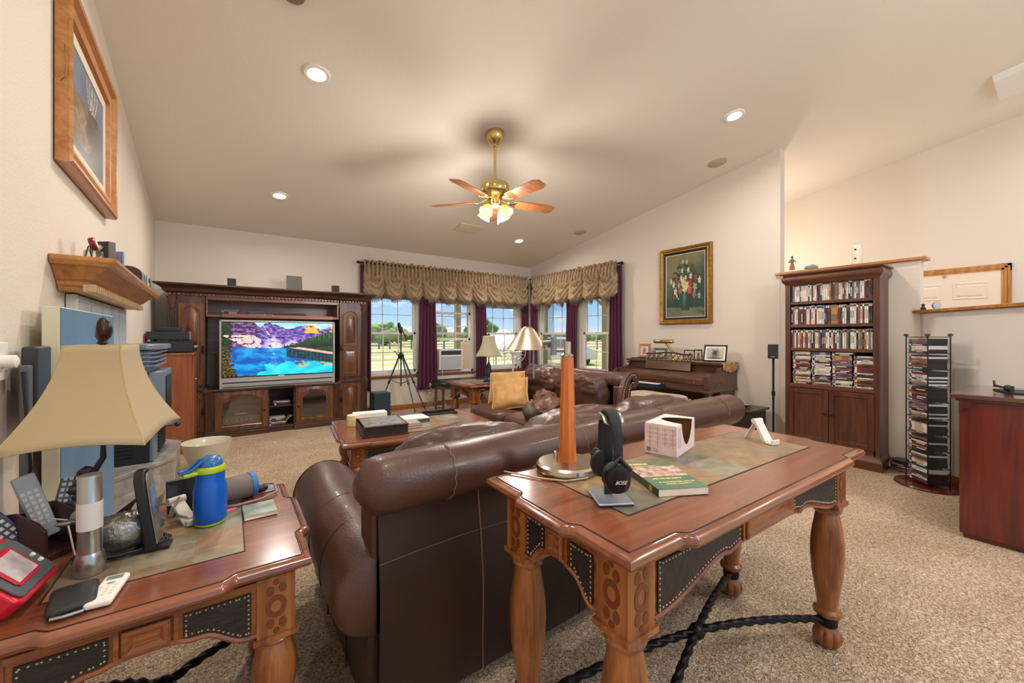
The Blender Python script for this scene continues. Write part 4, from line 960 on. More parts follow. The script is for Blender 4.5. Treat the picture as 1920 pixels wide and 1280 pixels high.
# television with its picture
t = thing('television', 'large silver rear-projection television showing a mountain lake', 'television', (.545, 6.1, .592))
TVS = mat('tv_silver', '#b5b3ae', .35, .4)
x0, x1, z0, z1, yf = -.104, 1.192, .592, 1.432, 5.925
mb = W(t); mb.box(x0, x1, yf+.01, yf+.08, z0, z1); mb.loops([[(x0+.05+i, yf+.08, z0+.02), (x1-.05-i, yf+.08, z0+.02), (x1-.05-i, yf+.08+0, z1-.05), (x0+.05+i, yf+.08, z1-.05)] for i in (0,)]+[[(x0+.25, yf+.40, z0+.02), (x1-.25, yf+.40, z0+.02), (x1-.25, yf+.40, z1-.25), (x0+.25, yf+.40, z1-.25)]])
part('housing', mb, BLACKM, t)
mb = W(t); zb = .735
mb.box(x0, x0+.022, yf-.005, yf+.02, z0, z1); mb.box(x1-.022, x1, yf-.005, yf+.02, z0, z1); mb.box(x0, x1, yf-.005, yf+.02, z1-.02, z1); mb.box(x0, x1, yf-.006, yf+.02, z0, zb-.045); mb.box(x0, x1, yf-.003, yf+.02, zb-.05, zb-.012)
part('bezel', mb, TVS, t, bevel=.004)
mb = W(t); mb.box(x0+.02, x1-.02, yf, yf+.02, zb-.016, z1-.015); mb.box(x0+.03, x1-.03, yf-.008, yf, z0+.065, z0+.078); mb.box(x0+.03, x1-.03, yf-.008, yf, z0+.012, z0+.022)
part('inner_bezel', mb, BLACK, t)
def lake(u, v):
    n1 = fbm(u*7, v*9, 1); n2 = fbm(u*26, v*26, 5); n3 = fbm(u*60, v*50, 9); sh = .545
    right = .60+.10*(u-.55)/.4 if 0 else 0
    if v > sh-.03*(1-abs(u-.5)):        # above the shoreline
        ridge = .93+.05*math.sin(u*19)+.05*fbm(u*9, 0, 2)
        ridge += .12*sm(.34, .26, u)
        forest = .56+.26*sm(.52, 1.0, u)+.012*math.sin(u*240)
        if u > .52 and v < forest:
            k = .5+.5*math.sin(u*230+fbm(u*40, v*6)*3); return lerp((.03, .10, .02), (.24, .42, .08), k*sm(.5, forest, v)+.3*n2)
        if v > ridge: return lerp((.45, .86, .93), (.85, .93, .9), .5+n1)
        scree = abs(u-.16-.9*(.72-v)) < .13 and v < .76 and u < .32
        if scree and n2 > -.3: return lerp((.86, .66, .68), (.98, .86, .80), .5+n3)
        snow = math.exp(-((u-.42-.10*(.66-v))/(.03+.42*max(0, .72-v)))**2)*sm(.82, .66, v)+(.8 if abs(u-.40+(v-.74)*.30) < .006 and v > .70 else 0)+.8*math.exp(-((u-.60)/(.02+.5*max(0, .70-v)))**2)*sm(.78, .62, v)
        c = lerp((.13, .10, .42), (.62, .45, .74), .5+n2*1.4+.4*n3)
        if u > .72 and v > .80: c = lerp(c, (1, .68, .22), sm(-.1, .5, n1+n2+.35))
        c = lerp(c, lerp((.10, .06, .20), (.60, .40, .60), .45+n2*1.3+n3*.5), sm(.02, -.04, u-.30-.25*(v-.8)))
        c = lerp(c, (.90, .82, .95), min(1, snow)*sm(-.5, .2, n2+.3))
        if u < .07+.02*math.sin(v*50): c = lerp((.02, .05, .01), (.18, .30, .08), .5+n3*1.5)
        return c
    # water with the mirrored range
    if u < .07+.05*max(0, .25-v)*4+.012*math.sin(v*70)+.02*n2: return lerp((.03, .08, .01), (.55, .40, .10), .35+n3*1.4)
    if u > .55 and v > .33-(u-.55)*.34+.01 and v < .54-.34*(u-.55)-.0:
        if v > .50-.34*(u-.55)+.02: return (.86, .66, .60)
        return lerp((.02, .10, .16), (.07, .32, .34), .5+.5*math.sin(u*180)*.6+n2)
    if u > .55 and v >= .54-.34*(u-.55): return lerp((.80, .58, .56), (.92, .80, .78), .5+n2) if v < .565-.34*(u-.55) else lerp((.03, .10, .03), (.16, .33, .08), .5+n3*1.4)
    sky = .15+.10*abs(math.sin(u*14))+.04*n2
    sky *= sm(.27, .42, u+.05*n1)
    if v < sky: c = lerp((.02, .72, .88), (.20, .88, .92), .5+n1)
    else: c = lerp((.02, .30, .66), (.04, .62, .84), .45+n1+.25*math.sin(u*60+n1*4)*.6)
    if u > .62 and .14 < v < .26 and n1+n2 > .12: c = lerp(c, (.95, .65, .2), .8)
    return lerp(c, (.45, .78, .92), .7*math.exp(-((u-.42+.10*(v-.4))/.035)**2)*(.5+n2))
picture('screen', x1-x0-.06, z1-.03-zb, 240, 130, lake, attr_mat('screen_light', .3, .95), t, loc=((x0+x1)/2-.545, yf-.003-6.1, (zb+z1-.03)/2-.592+.005))
part('maker_badge', W(t).box((x0+x1)/2-.035, (x0+x1)/2+.035, yf-.0015, yf, .723, .732), PAPER, t)

# things in and on the wall unit
t = thing('av_receiver', 'dark receiver behind the glass of the left lower door of the wall unit', 'receiver', (.12, 6.14, .071))
part('chassis', MB().box(-.21, .21, -.13, .15, .0, .16), mat('receiver_grey', '#6d655c', .4, .3), t, bevel=.004); mb = MB()
for k in range(6): mb.lathe([(.001, -.01), (.009, -.01), (.009, 0)], 10, (-.15+k*.05, -.131, .12), 'y')
mb.box(-.18, .0, -.133, -.129, .03, .07); part('front_controls', mb, SILVER, t)
t = thing('disc_player', 'flat dark disc player above the receiver behind the left glass door', 'player', (.12, 6.14, .2315))
part('chassis', MB().box(-.2, .2, -.12, .14, .0, .06), BLACK, t, bevel=.003); part('tray', MB().box(-.06, .06, -.124, -.119, .025, .04), SILVER, t)
t = thing('game_console', 'grey box behind the smoked glass of the right lower door of the wall unit', 'console', (.94, 6.12, .071))
part('chassis', MB().box(-.18, .18, -.12, .14, .0, .14), mat('console_grey', '#7a8288', .4), t, bevel=.006); part('power_light', MB().lathe([(.001, -.003), (.006, -.003), (.006, 0)], 10, (.12, -.121, .04), 'y'), PAPER, t)
SPC = ['#c9bfb2', '#2b3340', '#8c2f2c', '#e4dfd4', '#42617f', '#1d1d20', '#b98b4a', '#6f7d83', '#d8d8d8', '#5b4a6b', '#384a38', '#a35d4a']
DC = [mat('sleeve_%d' % i, c, .35) for i, c in enumerate(SPC)]
CASE = mat('case_plastic', '#26272a', .3); CASEW = mat('case_clear', '#c8c9cc', .3)
def disc_mesh(i):
    """one disc case: spine on the -y face, standing; x thickness, y depth, z height"""
    r_ = random.Random(i*13+1); mb = MB(); h, d_, w = .19, .135, .0142
    mb.mi = 0; mb.box(-w/2, w/2, 0, d_, 0, h)
    mb.mi = 1; mb.box(-w/2+.0008, w/2-.0008, -.0006, .0002, .003, h-.003)
    mb.mi = 2; z = r_.uniform(.02, .06); z2 = z+r_.uniform(.05, .10); mb.box(-w/4, w/4, -.0011, -.0004, z, z2)
    mb.mi = 3; mb.box(-w/2+.001, w/2-.001, -.0010, -.0004, h-.03, h-.008)
    me = bpy.data.meshes.new('disc_case'); me.from_pydata(mb.v, [], mb.f)
    for m in (CASE if i % 4 else CASEW, DC[i % 12], DC[(i*5+3) % 12], DC[(i*7+1) % 12]): me.materials.append(m)
    me.polygons.foreach_set('material_index', mb.m); return me
DM = [disc_mesh(i) for i in range(16)]
HUE = ['beige', 'navy', 'dark red', 'cream', 'blue', 'black', 'tan', 'grey', 'pale grey', 'purple', 'dark green', 'brick red']
def disc(loc, rot, label, group, i=None, sc=None):
    i = random.randrange(16) if i is None else i % 16; label = label.replace('disc case', 'disc case with %s spine' % HUE[i % 12])
    o = bpy.data.objects.new('disc_case', DM[i]); C.collection.objects.link(o)
    o.location = loc; o.rotation_euler = rot
    if sc: o.scale = sc
    return tag(o, label, 'disc case', group)
random.seed(11)
for k in range(7): disc((.40+.20, 6.02+random.uniform(-.004, .004), .078+k*.0148), (0, R(-90), 0), 'disc case in the low stack in the middle bay', 'discs in the middle bay')
for k in range(3): disc((.52+.14, 6.06, .3325+k*.0148), (0, R(-90), 0), 'disc case lying on the inner shelf of the middle bay', 'discs on the bay shelf')
t = thing('curved_basket', 'small curved wicker basket in the lower middle bay of the wall unit', 'basket', (.645, 6.10, .071)); mb = MB()
mb.grid(lambda u, v: (.035-.085*math.cos(u*PI/2)*1, (v-.5)*.16, .002+.10*math.sin(u*PI/2)**2), 10, 10); part('woven_shell', mb, mat('wicker', '#c9b388', .8, bump=1, bscale=120), t, smooth=180, solid=.005)
for k in range(5): disc((.10+.0, 6.14, 1.5085+k*.0148), (0, R(-90), 0), 'disc case stacked on the bridge shelf above the television', 'discs above the television')
solo('paperback_book', MB().box(-.07, .07, -.1, .1, 0, .03), BLACKM, 'dark book lying at the left end of the bridge shelf', 'book', loc=(-.12, 6.15, 1.501), bevel=.003)
solo('paperback_book', MB().box(-.09, .09, -.07, .07, 0, .045), mat('blue_grey_cover', '#39414b', .5), 'blue-grey box lying right of the disc stack on the bridge shelf', 'box', loc=(.28, 6.12, 1.5085), bevel=.003)
t = thing('sound_bar', 'thin black flat speaker lying on the bridge shelf over the television', 'speaker', (.66, 6.06, 1.5085)); part('housing', MB().box(-.19, .19, -.04, .04, 0, .03), BLACK, t, bevel=.005); part('grille', MB().box(-.18, .18, -.043, -.038, .005, .025), GRILLE if 0 else BLACKM, t)
for x, lab in ((.02, 'small dark speaker on the left end of the wall unit'), (1.225, 'small dark speaker on the right end of the wall unit')):
    t = thing('satellite_speaker', lab, 'speaker', (x, 6.05, 1.851), group='small speakers on the wall unit'); part('cabinet', MB().box(-.045, .045, -.04, .05, 0, .10), mat('speaker_bronze', '#3b3631', .4, .3), t, bevel=.004); part('grille', MB().box(-.04, .04, -.044, -.038, .006, .094), BLACKM, t, bevel=.002)
t = thing('flat_router', 'flat dark grey slab standing upright on top of the wall unit', 'antenna', (.72, 6.12, 1.851), R(4)); part('slab', MB().at((0, 0, .008), 0, rx=R(-8)).box(-.095, .095, -.008, .008, 0, .20), mat('slab_grey', '#5a5550', .45), t, bevel=.004); part('foot', MB().box(-.06, .06, -.03, .04, 0, .012), BLACKM, t)

# ================================================================== RIGHT WALL: PAINTING, PIANO
def frame_ring(mb, w, h, prof):
    """picture frame in the local xz plane facing -y; prof: (inset from outer edge, proud)"""
    L = []
    for i, d in prof: L.append([(-w/2+i, -d, -h/2+i), (w/2-i, -d, -h/2+i), (w/2-i, -d, h/2-i), (-w/2+i, -d, h/2-i)])
    return mb.loops(L, cap0=False, cap1=False)
t = thing('floral_painting', 'gold framed oil painting of roses in a green vase above the piano', 'painting', (5.11, 3.05, 1.935), -PI/2)
pw, ph = .76, 1.06
part('frame', frame_ring(MB(), pw, ph, ((0, 0), (0, .03), (.012, .045), (.03, .04), (.045, .03), (.05, .028))), GOLD, t, smooth=30)
part('gold_fillet', frame_ring(MB(), pw-.09, ph-.09, ((0, .026), (.002, .036), (.012, .036), (.016, .028))), GOLDHI, t)
part('black_liner', frame_ring(MB(), pw-.12, ph-.12, ((0, .026), (.002, .030), (.02, .026), (.034, .016))), BLACK, t)
part('white_slip', frame_ring(MB(), pw-.185, ph-.185, ((0, .018), (.006, .018), (.008, .012))), PAPER, t)
FL = [(.45, .88, .022, 'w'), (.55, .87, .022, 'w'), (.62, .83, .024, 'r'), (.43, .74, .028, 'w'), (.59, .74, .03, 'w'), (.40, .62, .028, 'w'), (.52, .62, .028, 'y'), (.65, .64, .032, 'w'), (.28, .58, .040, 'r'), (.77, .60, .036, 'r'), (.13, .58, .028, 'w'), (.87, .56, .034, 'w'),
      (.20, .52, .032, 'w'), (.34, .51, .03, 'g'), (.45, .55, .05, 'y'), (.54, .49, .055, 'y'), (.48, .45, .045, 'w'), (.64, .54, .04, 'r'), (.66, .49, .03, 'r'), (.76, .46, .045, 'g'), (.38, .42, .042, 'p'), (.62, .42, .048, 'p'), (.25, .41, .04, 'w'), (.74, .34, .038, 'p'), (.86, .32, .034, 'g'), (.20, .34, .026, 'r'), (.29, .33, .018, 'w'), (.33, .29, .012, 'w')]
def floral(u, v):
    c = lerp((.12, .25, .20), (.50, .47, .34), sm(.25, 1, v+.35*(.5-u)+.25*fbm(u*2, v*2)))
    if v < .135+.02*(1-u): c = lerp((.16, .28, .22), (.45, .46, .36), sm(0, .6, .75-abs(u-.5)+.3*fbm(u*4, v*9)))
    d = math.hypot((u-.50)/.36, (v-.52)/.36)
    leaf = fbm(u*13, v*17, 3)
    if d < 1 and leaf > -.02+.25*max(0, d-.5): c = lerp((.07, .13, .10), (.14, .26, .18), .5+leaf*2)
    vw = .105+.035*math.sin((v-.10)*9)
    if .10 < v < .37 and abs(u-.5) < vw: c = lerp((.09, .23, .19), (.33, .52, .44), math.exp(-((u-.49)/.04)**2)*sm(.1, .36, v)+.25*math.exp(-((u-.45)/.1)**2))
    for x, y, r, k in FL:
        q = math.hypot(u-x, (v-y)*.71)/r
        if q < 1+.25*math.sin(math.atan2(v-y, u-x)*5+x*30):
            b = {'w': (.90, .91, .84), 'r': (.74, .16, .17), 'y': (.95, .88, .60), 'p': (.84, .38, .36), 'g': (.62, .74, .66)}[k]
            c = lerp(tuple(x_*.72 for x_ in b), b, .5+.5*math.sin(q*9+math.atan2(v-y, u-x)*2))
    return c
picture('canvas', pw-.2, ph-.2, 110, 150, floral, attr_mat('oil_paint', .45), t, loc=(0, -.014, 0))

t = thing('upright_piano', 'old walnut spinet piano against the right wall', 'piano', (4.78, 3.02, 0))
y0, y1 = 2.36, 3.72
mb = W(t); mb.box(4.74, 5.10, y0+.03, y1-.03, .02, .885); mb.box(4.62, 5.1, y0+.03, y1-.03, .60, .66); part('case', mb, PIANOW, t, bevel=.004)
mb = W(t); mb.box(4.70, 5.11, y0-.005, y1+.005, .885, .915); part('lid', mb, PIANOW, t, bevel=.006, seg=3)
mb = W(t); mb.box(4.42, 4.78, y0+.02, y1-.02, .60, .655); mb.box(4.405, 4.43, y0+.01, y1-.01, .585, .625); part('keybed', mb, PIANOW, t, bevel=.005)
mb = W(t)
L = [(4.43, .655), (4.418, .70), (4.43, .745), (4.47, .772), (4.60, .785), (4.74, .79), (4.74, .66)]
mb.prism([(a, b) for a, b in L], y0+.06, y1-.06, 'xz'); part('fallboard', mb, PIANOW, t, smooth=40)
for y in (y0, y1-.05):
    o = [(4.41, .59), (5.10, .59), (5.10, .885), (4.80, .885), (4.72, .87), (4.69, .84), (4.67, .81), (4.62, .795), (4.48, .79), (4.425, .765), (4.41, .72)]
    mb = W(t); mb.prism(o, y, y+.05, 'xz'); mb.box(4.40, 5.105, y-.006, y+.056, .575, .60); ck = part('side_cheek', mb, PIANOW, t, bevel=.005)
    mb = W(t); mb.box(4.43, 4.48, y+.002, y+.048, 0, .575); mb.prism([(4.48, .575), (4.56, .575), (4.50, .54), (4.48, .46)], y+.012, y+.038, 'xz'); mb.box(4.425, 4.485, y-.003, y+.053, 0, .05); part('leg', mb, PIANOW, ck, bevel=.003)
    mb = W(t); mb.box(4.40, 4.47, y-.004, y+.054, .62, .775); part('carved_block', mb, PIANOW, ck, bevel=.012, seg=3)
part('knob', W(t).ball((4.41, 2.52, .69), .009, 8, 6), BRASS, t)
# music desk with lattice
mb = W(t); ya, yb = 2.72, 3.38; zt = lambda q: 1.0+.018*math.exp(-((q-.5)/.22)**4)
F_ = lambda y, z: (4.655+(z-.80)*.30, y, z)
def bar(mb, a, b, w=.009):
    mb.tube([F_(*a), F_(*b)], w, 4)
mb.loops([[F_(ya, .80), F_(yb, .80), F_(yb-.006, .905), F_(ya+.006, .905)], [tuple(Vector(F_(*q))+Vector((.016, 0, 0))) for q in ((ya, .80), (yb, .80), (yb-.006, .905), (ya+.006, .905))]])
for k in range(10): q = k/10; q2 = (k+1)/10; bar(mb, (ya+(yb-ya)*q, zt(q)), (ya+(yb-ya)*q2, zt(q2)), .011)
bar(mb, (ya+.004, .9), (ya, zt(0))); bar(mb, (yb-.004, .9), (yb, zt(1)))
for k in range(9):
    a = ya+(yb-ya)*k/9; b = ya+(yb-ya)*(k+1)/9; bar(mb, (a, .908), (b, zt(.5)-.01), .006); bar(mb, (b, .908), (a, zt(.5)-.01), .006)
part('music_desk', mb, PIANOW, t, smooth=50)
# lace cloth
mb = MB()
def cl(u, v):
    y = 2.32+u*1.0; x = 4.73+v*.37; z = .9185+.003*fbm(u*8, v*8)
    if y < 2.355: z -= (2.355-y)*1.0; y = 2.350-.01*math.sin(v*20)
    return (x-4.9, y-2.8, z)
mb.grid(lambda u, v: cl(u-.10*(1-abs(v-.5)), v), 40, 12)
solo('piano_cloth', mb, mat('gold_lace', '#b38a5a', .7, var=.5, vscale=50), 'patterned gold cloth draped over the right end of the piano lid', 'cloth', loc=(4.9, 2.8, .0), smooth=180, solid=.003)
def photo(label, loc, rz, w, h, fcol, tilt=14, fw=.022, g='framed photographs on the piano', mat_w=.02, seed=1):
    t = thing('framed_photograph', label, 'photo frame', loc, rz, g); r_ = part('frame', frame_ring(MB(), w, h, ((0, -.004), (0, .010), (.004, .014), (fw-.004, .010), (fw, .004))).at().box(-w/2+.004, w/2-.004, .0, .008, -h/2+.004, h/2-.004), fcol, t)
    f = lambda u, v: (.90, .88, .84) if min(u*w, (1-u)*w, v*h, (1-v)*h) < mat_w else lerp((.72, .70, .66), (.18, .16, .15), math.exp(-(((u-.5)/.16)**2+((v-.55)/.2)**2)**1.5)+.8*math.exp(-(((u-.5)/.28)**2+((v-.15)/.2)**2))+.3*fbm(u*9, v*9, seed))
    p = picture('print', w-2*fw+.002, h-2*fw+.002, 26, 32, f, attr_mat('photo_print', .35), t, loc=(0, -.005, 0))
    e = part('easel_back', MB().box(-w*.12, w*.12, .0, .006, -h*.5, h*.2), BLACKM, t)
    for o_ in (r_, p): o_.rotation_euler = (R(-tilt), 0, 0); o_.location = Vector(o_.location)+Vector((0, 0, h/2*math.cos(R(tilt))+.003))
    e.rotation_euler = (R(tilt*.9+6), 0, 0); e.location = (0, h*.28, h/2*.96); return t
WF_ = mat('orange_wood_frame', '#b8722c', .35); GF = mat('grey_frame', '#5b544e', .4)
photo('photograph in an orange wooden frame at the left end of the piano', (4.93, 3.58, .917), R(-72), .17, .20, WF_, fw=.035)
photo('photograph in a grey frame with wide mat, right of the orange wooden one', (4.93, 3.32, .917), R(-78), .19, .15, GF, fw=.035)
photo('small black framed double photograph behind the right end of the music desk', (4.97, 2.90, .921), R(-86), .17, .13, BLACK, fw=.012, mat_w=.0)
photo('narrow black framed photograph next to the small double one', (4.90, 2.75, .921), R(-56), .10, .14, BLACK, fw=.012, mat_w=0)
photo('largest black framed photograph, leaning back on the right of the piano lid', (4.84, 2.50, .921), R(-76), .26, .215, BLACK, tilt=22, fw=.018)
t = thing('black_frame_stand', 'dark metal tray under the orange framed photograph', 'tray', (4.86, 3.60, .916)); part('tray', MB().box(-.07, .10, -.15, .11, 0, .008), BLACKM, t, bevel=.003)
for o in [x for x in C.objects if x.name.startswith('framed_photograph') and x.get('label', '').startswith('photograph in an orange')]: o.location.z = .925
t = thing('piano_lamp', 'brass piano lamp with horizontal shade behind the music desk', 'lamp', (4.94, 3.14, .917), R(-90))
part('base', MB().lathe([(.001, .02), (.03, .018), (.05, .006), (.05, 0)], 18), BRASS, t, smooth=60); part('urn', MB().lathe([(.008, .015), (.022, .03), (.026, .05), (.016, .07), (.008, .085)], 16), BRASS, t, smooth=60)
part('neck', MB().tube([(0, 0, .08), (.0, -.01, .11), (-.02, -.03, .13), (-.04, -.06, .19), (-.06, -.10, .235)], .006, 8).tube([(0.02, 0, .08), (.02, -.01, .12), (.0, -.03, .15), (-.02, -.06, .20), (-.05, -.10, .235)], .004, 8), BRASS, t, smooth=60)
part('shade', MB().lathe([(.001, -.15), (.02, -.15), (.026, -.14), (.026, .14), (.02, .15), (.001, .15)], 18, (-.06, -.115, .245), 'x'), BRASS, t, smooth=50)

t = thing('piano_stool', 'piano bench with fringed beige cushion in front of the piano', 'stool', (3.98, 2.76, 0))
mb = MB(); mb.ball((0, 0, .535), (.20, .34, .045), 36, 12, .35, .5, wr=.006, wf=8); part('cushion', mb, mat('beige_brocade', '#b3a594', .7, var=.3, vscale=25), t, smooth=180)
mb = MB()
for k in range(70):
    a = k/70; P = [(-.195+.39*min(1, a*4), -.335), (.195, -.335+.67*(a*4-1)), (.195-.39*(a*4-2), .335), (-.195, .335-.67*(a*4-3))][min(3, int(a*4))]; mb.ball((P[0], P[1], .515), (.012, .012, .022), 5, 4)
part('ruffle_fringe', mb, mat('pink_fringe', '#a08274', .9), t); part('frame', MB().box(-.18, .18, -.31, .31, .44, .50), DARKW, t, bevel=.004)
for sx in (-1, 1):
    for sy in (-1, 1): part('leg', MB().lathe([(.018, 0), (.024, .02), (.02, .1), (.026, .4), (.028, .44)], 12, (sx*.15, sy*.28, 0)), DARKW, t, smooth=60)
t = thing('small_keyboard', 'narrow black music keyboard with white keys on a stand by the piano', 'keyboard', (4.22, 3.04, 0), R(2)); part('body', MB().box(-.09, .09, -.22, .22, .61, .66), mat('keyboard_black', '#1d2a30', .4), t, bevel=.005)
mb = MB()
for k in range(22): mb.box(-.085, -.01, -.205+k*.0187, -.205+k*.0187+.0165, .66, .666)
part('keys', mb, PAPER, t)
for sy in (-1, 1): part('stand_leg', MB().tube([(0, sy*.13, .61), (0, sy*.13, .02)], .012, 8).tube([(-.12, sy*.13, .012), (.12, sy*.13, .012)], .012, 8), BLACKM, t)

t = thing('commode_table', 'small dark bombe side table between the sofa roll and the speaker stand', 'side table', (4.80, 2.12, 0))
o = [(-.17, .05), (-.20, .12), (-.17, .22), (-.19, .32), (-.22, .38), (-.22, .40), (.20, .40), (.20, .05)]
part('body', MB().prism([(a*.9, b) for a, b in o], -.13, .13, 'xz'), mat('bombe_black', '#2d2a24', .4), t, bevel=.012, seg=3); part('top', MB().box(-.23, .21, -.155, .155, .40, .425), mat('bombe_top', '#3a2a22', .3), t, bevel=.008, seg=3)
for sx in (-1, 1):
    for sy in (-1, 1): part('leg', MB().tube([(sx*.14, sy*.10, .06), (sx*.16, sy*.115, .02), (sx*.17, sy*.12, 0)], .016, 8), DARKW, t)
t = thing('glass_dish', 'pale green glass dish on the small dark side table', 'dish', (4.80, 2.14, .426)); part('bowl', MB().lathe([(.02, 0), (.03, .002), (.07, .03), (.066, .03), (.025, .006), (.001, .006)], 20), mat('green_glass', '#b6c9a6', .15, trans=.5), t, smooth=60)
t = thing('speaker_stand', 'thin black floor stand beside the bookcase carrying the small speaker', 'speaker stand', (4.87, 1.875, 0)); part('base', MB().lathe([(.001, .02), (.08, .016), (.10, .004), (.10, 0)], 24), BLACK, t, smooth=60); part('pole', MB().cyl((0, 0, .01), .011, .98, 12), BLACK, t); part('clamp', MB().cyl((0, 0, .58), .018, .05, 12), BLACK, t)
t = thing('stand_speaker', 'small black speaker on top of the thin floor stand', 'speaker', (4.86, 1.875, .99), R(-68)); part('cabinet', MB().box(-.048, .048, -.045, .05, 0, .155), BLACK, t, bevel=.004); part('grille', MB().box(-.044, .044, -.05, -.043, .005, .15), BLACKM, t, bevel=.003); part('badge', MB().box(-.015, .015, -.0515, -.0495, .018, .025), SILVER, t)

# ================================================================== BOOKCASE WITH DISCS
t = thing('bookcase', 'tall cherry bookcase with closed doors, filled with disc cases', 'bookcase', (4.95, 1.36, 0))
bx, by0, by1 = 4.80, .985, 1.735
part('side_panel', W(t).box(bx, 5.105, by0, by0+.045, .12, 1.80), BOOKW, t, bevel=.003); part('side_panel', W(t).box(bx, 5.105, by1-.045, by1, .12, 1.80), BOOKW, t, bevel=.003)
part('back_panel', W(t).box(5.09, 5.105, by0+.04, by1-.04, .12, 1.78), mat('bookcase_back', '#1d0f0a', .6), t)
for i, z in enumerate((1.592, 1.355, 1.113)): part('shelf', W(t).box(bx+.008, 5.09, by0+.045, by1-.045, z-.03, z), BOOKWX, t, bevel=.003)
part('middle_rail', W(t).box(bx-.002, 5.09, by0+.04, by1-.04, .705, .745), BOOKWX, t, bevel=.003)
for y0, y1, ky in ((by0+.035, 1.358, 1.335), (1.362, by1-.035, 1.385)):
    mb = W(t); fr = .045; mb.box(bx-.012, bx+.006, y0, y0+fr, .18, .70); mb.box(bx-.012, bx+.006, y1-fr, y1, .18, .70); mb.box(bx-.0115, bx+.006, y0+fr, y1-fr, .18, .18+fr); mb.box(bx-.0115, bx+.006, y0+fr, y1-fr, .70-fr, .70); mb.box(bx-.003, bx+.003, y0+fr-.004, y1-fr+.004, .18+fr-.004, .70-fr+.004)
    d = part('door', mb, BOOKW, t, bevel=.003); mb = W(t); mb.lathe([(.006, 0), (.006, -.014), (.014, -.018), (.014, -.026), (.004, -.03)], 14, (bx-.012, ky, .47), 'x'); part('knob', mb, BRONZE, d, smooth=60)
part('floor_rail', W(t).box(bx, 5.09, by0+.03, by1-.03, .12, .18), BOOKWX, t)
mb = W(t); o = lambda off: [(bx-off, by0-off), (5.105, by0-off), (5.105, by1+off), (bx-off, by1+off)]
for pr in ([(.022, 0), (.024, .075), (.018, .09), (.008, .10), (.004, .12), (0, .13)],): mb.stack(o, pr)
part('plinth', mb, BOOKWX, t, smooth=35)
mb = W(t); mb.stack(o, [(0, 1.765), (.004, 1.78), (.022, 1.80), (.03, 1.83), (.024, 1.85), (.012, 1.858), (.014, 1.865), (.034, 1.872), (.036, 1.885), (.03, 1.89)])
part('crown', mb, BOOKWX, t, smooth=35)
RZ = (0, 0, -PI/2); names_ = ('top shelf', 'second shelf', 'third shelf')
for si, z in enumerate((1.592, 1.355, 1.113)):
    y = by1-.055
    for k in range(44):
        disc((bx+.022+random.uniform(0, .006), y, z+.0005), RZ, 'upright disc case on the %s of the cherry bookcase' % names_[si], 'discs on the %s of the bookcase' % names_[si], sc=(1, 1, random.choice((1, 1, 1, .97)))); y -= .01475
MS = Matrix(((0, 1, 0), (0, 0, 1), (1, 0, 0))).transposed()
def lie(ydir):   # disc lying flat, its spine facing -ydir
    yv = Vector(ydir).normalized(); xv = Vector((0, 0, 1)); zv = xv.cross(yv); return Matrix((xv, yv, zv)).transposed()
e1 = lie((1, 0, 0)).to_euler(); zdir = lie((1, 0, 0)).col[2]
for c in range(4):
    yc = by1-.045-.012-.083-c*.1655
    for k in range(23 if c != 3 else 21):
        off = random.uniform(-.004, .004); disc((bx+.02+random.uniform(0, .008), yc-.078+off, .746+.0072+k*.0143), e1, 'disc case in the %s stack of the bookcase' % ('leftmost', 'second from left', 'third from left', 'rightmost')[c], 'discs in the %s stack of the bookcase' % ('leftmost', 'second', 'third', 'rightmost')[c], sc=(1, 1, .82))
# loose stack on the floor
for k in range(7):
    a = random.uniform(-.12, .12); m_ = lie((math.cos(-.4+a), math.sin(-.4+a), 0)); disc((4.93+random.uniform(-.006, .006), .80+random.uniform(-.006, .006), .009+k*.0143), m_.to_euler(), 'disc case in the floor pile between bookcase and tower', 'discs piled on the floor')
# disc tower
TX, TY = 4.695, .668; S2 = math.sqrt(.5)
t = thing('disc_tower', 'tall black wire disc tower with round reddish wooden base and finials', 'disc rack', (TX, TY, 0), R(45))
part('base', MB().lathe([(.001, 0), (.20, 0), (.205, .008), (.20, .02), (.001, .022)], 36), REDW, t, smooth=40)
for sx in (-1, 1):
    for sy in (-1, 1):
        p_ = part('rod', MB().cyl((sx*.106, sy*.078, .02), .0045, 1.215, 8), BLACK, t); part('wooden_finial', MB().ball((sx*.106, sy*.078, 1.245), (.017, .017, .012), 12, 8), REDW, p_, smooth=180)
for k in range(10):
    z = .035+k*.1325; mb = MB(); mb.tube([(-.106, -.078, z), (.106, -.078, z), (.106, .078, z), (-.106, .078, z)], .003, 5, closed=True)
    for q in (-.03, .03): mb.tube([(-.106, q, z), (.106, q, z)], .0025, 5)
    part('wire_tier', mb, BLACK, t)
m_ = lie((S2, -S2, 0)); yd = m_.col[1]; zd = m_.col[2]; e2 = m_.to_euler(); random.seed(21)
for k in range(9):
    for j in range(8):
        q = Vector((TX, TY, 0))-Vector(yd)*.0675-Vector(zd)*.095+Vector(zd)*random.uniform(-.004, .004)
        disc((q.x, q.y, .0385+.0072+k*.1325+j*.0144), e2, 'disc case in the %s-from-bottom tier of the wire tower' % ('first', 'second', 'third', 'fourth', 'fifth', 'sixth', 'seventh', 'eighth', 'ninth')[k], 'discs in the wire tower, tier %d' % (k+1), i=random.choice((0, 1, 2, 3, 5, 6, 7, 9, 10, 11, 13, 14, 15, 4, 8)))
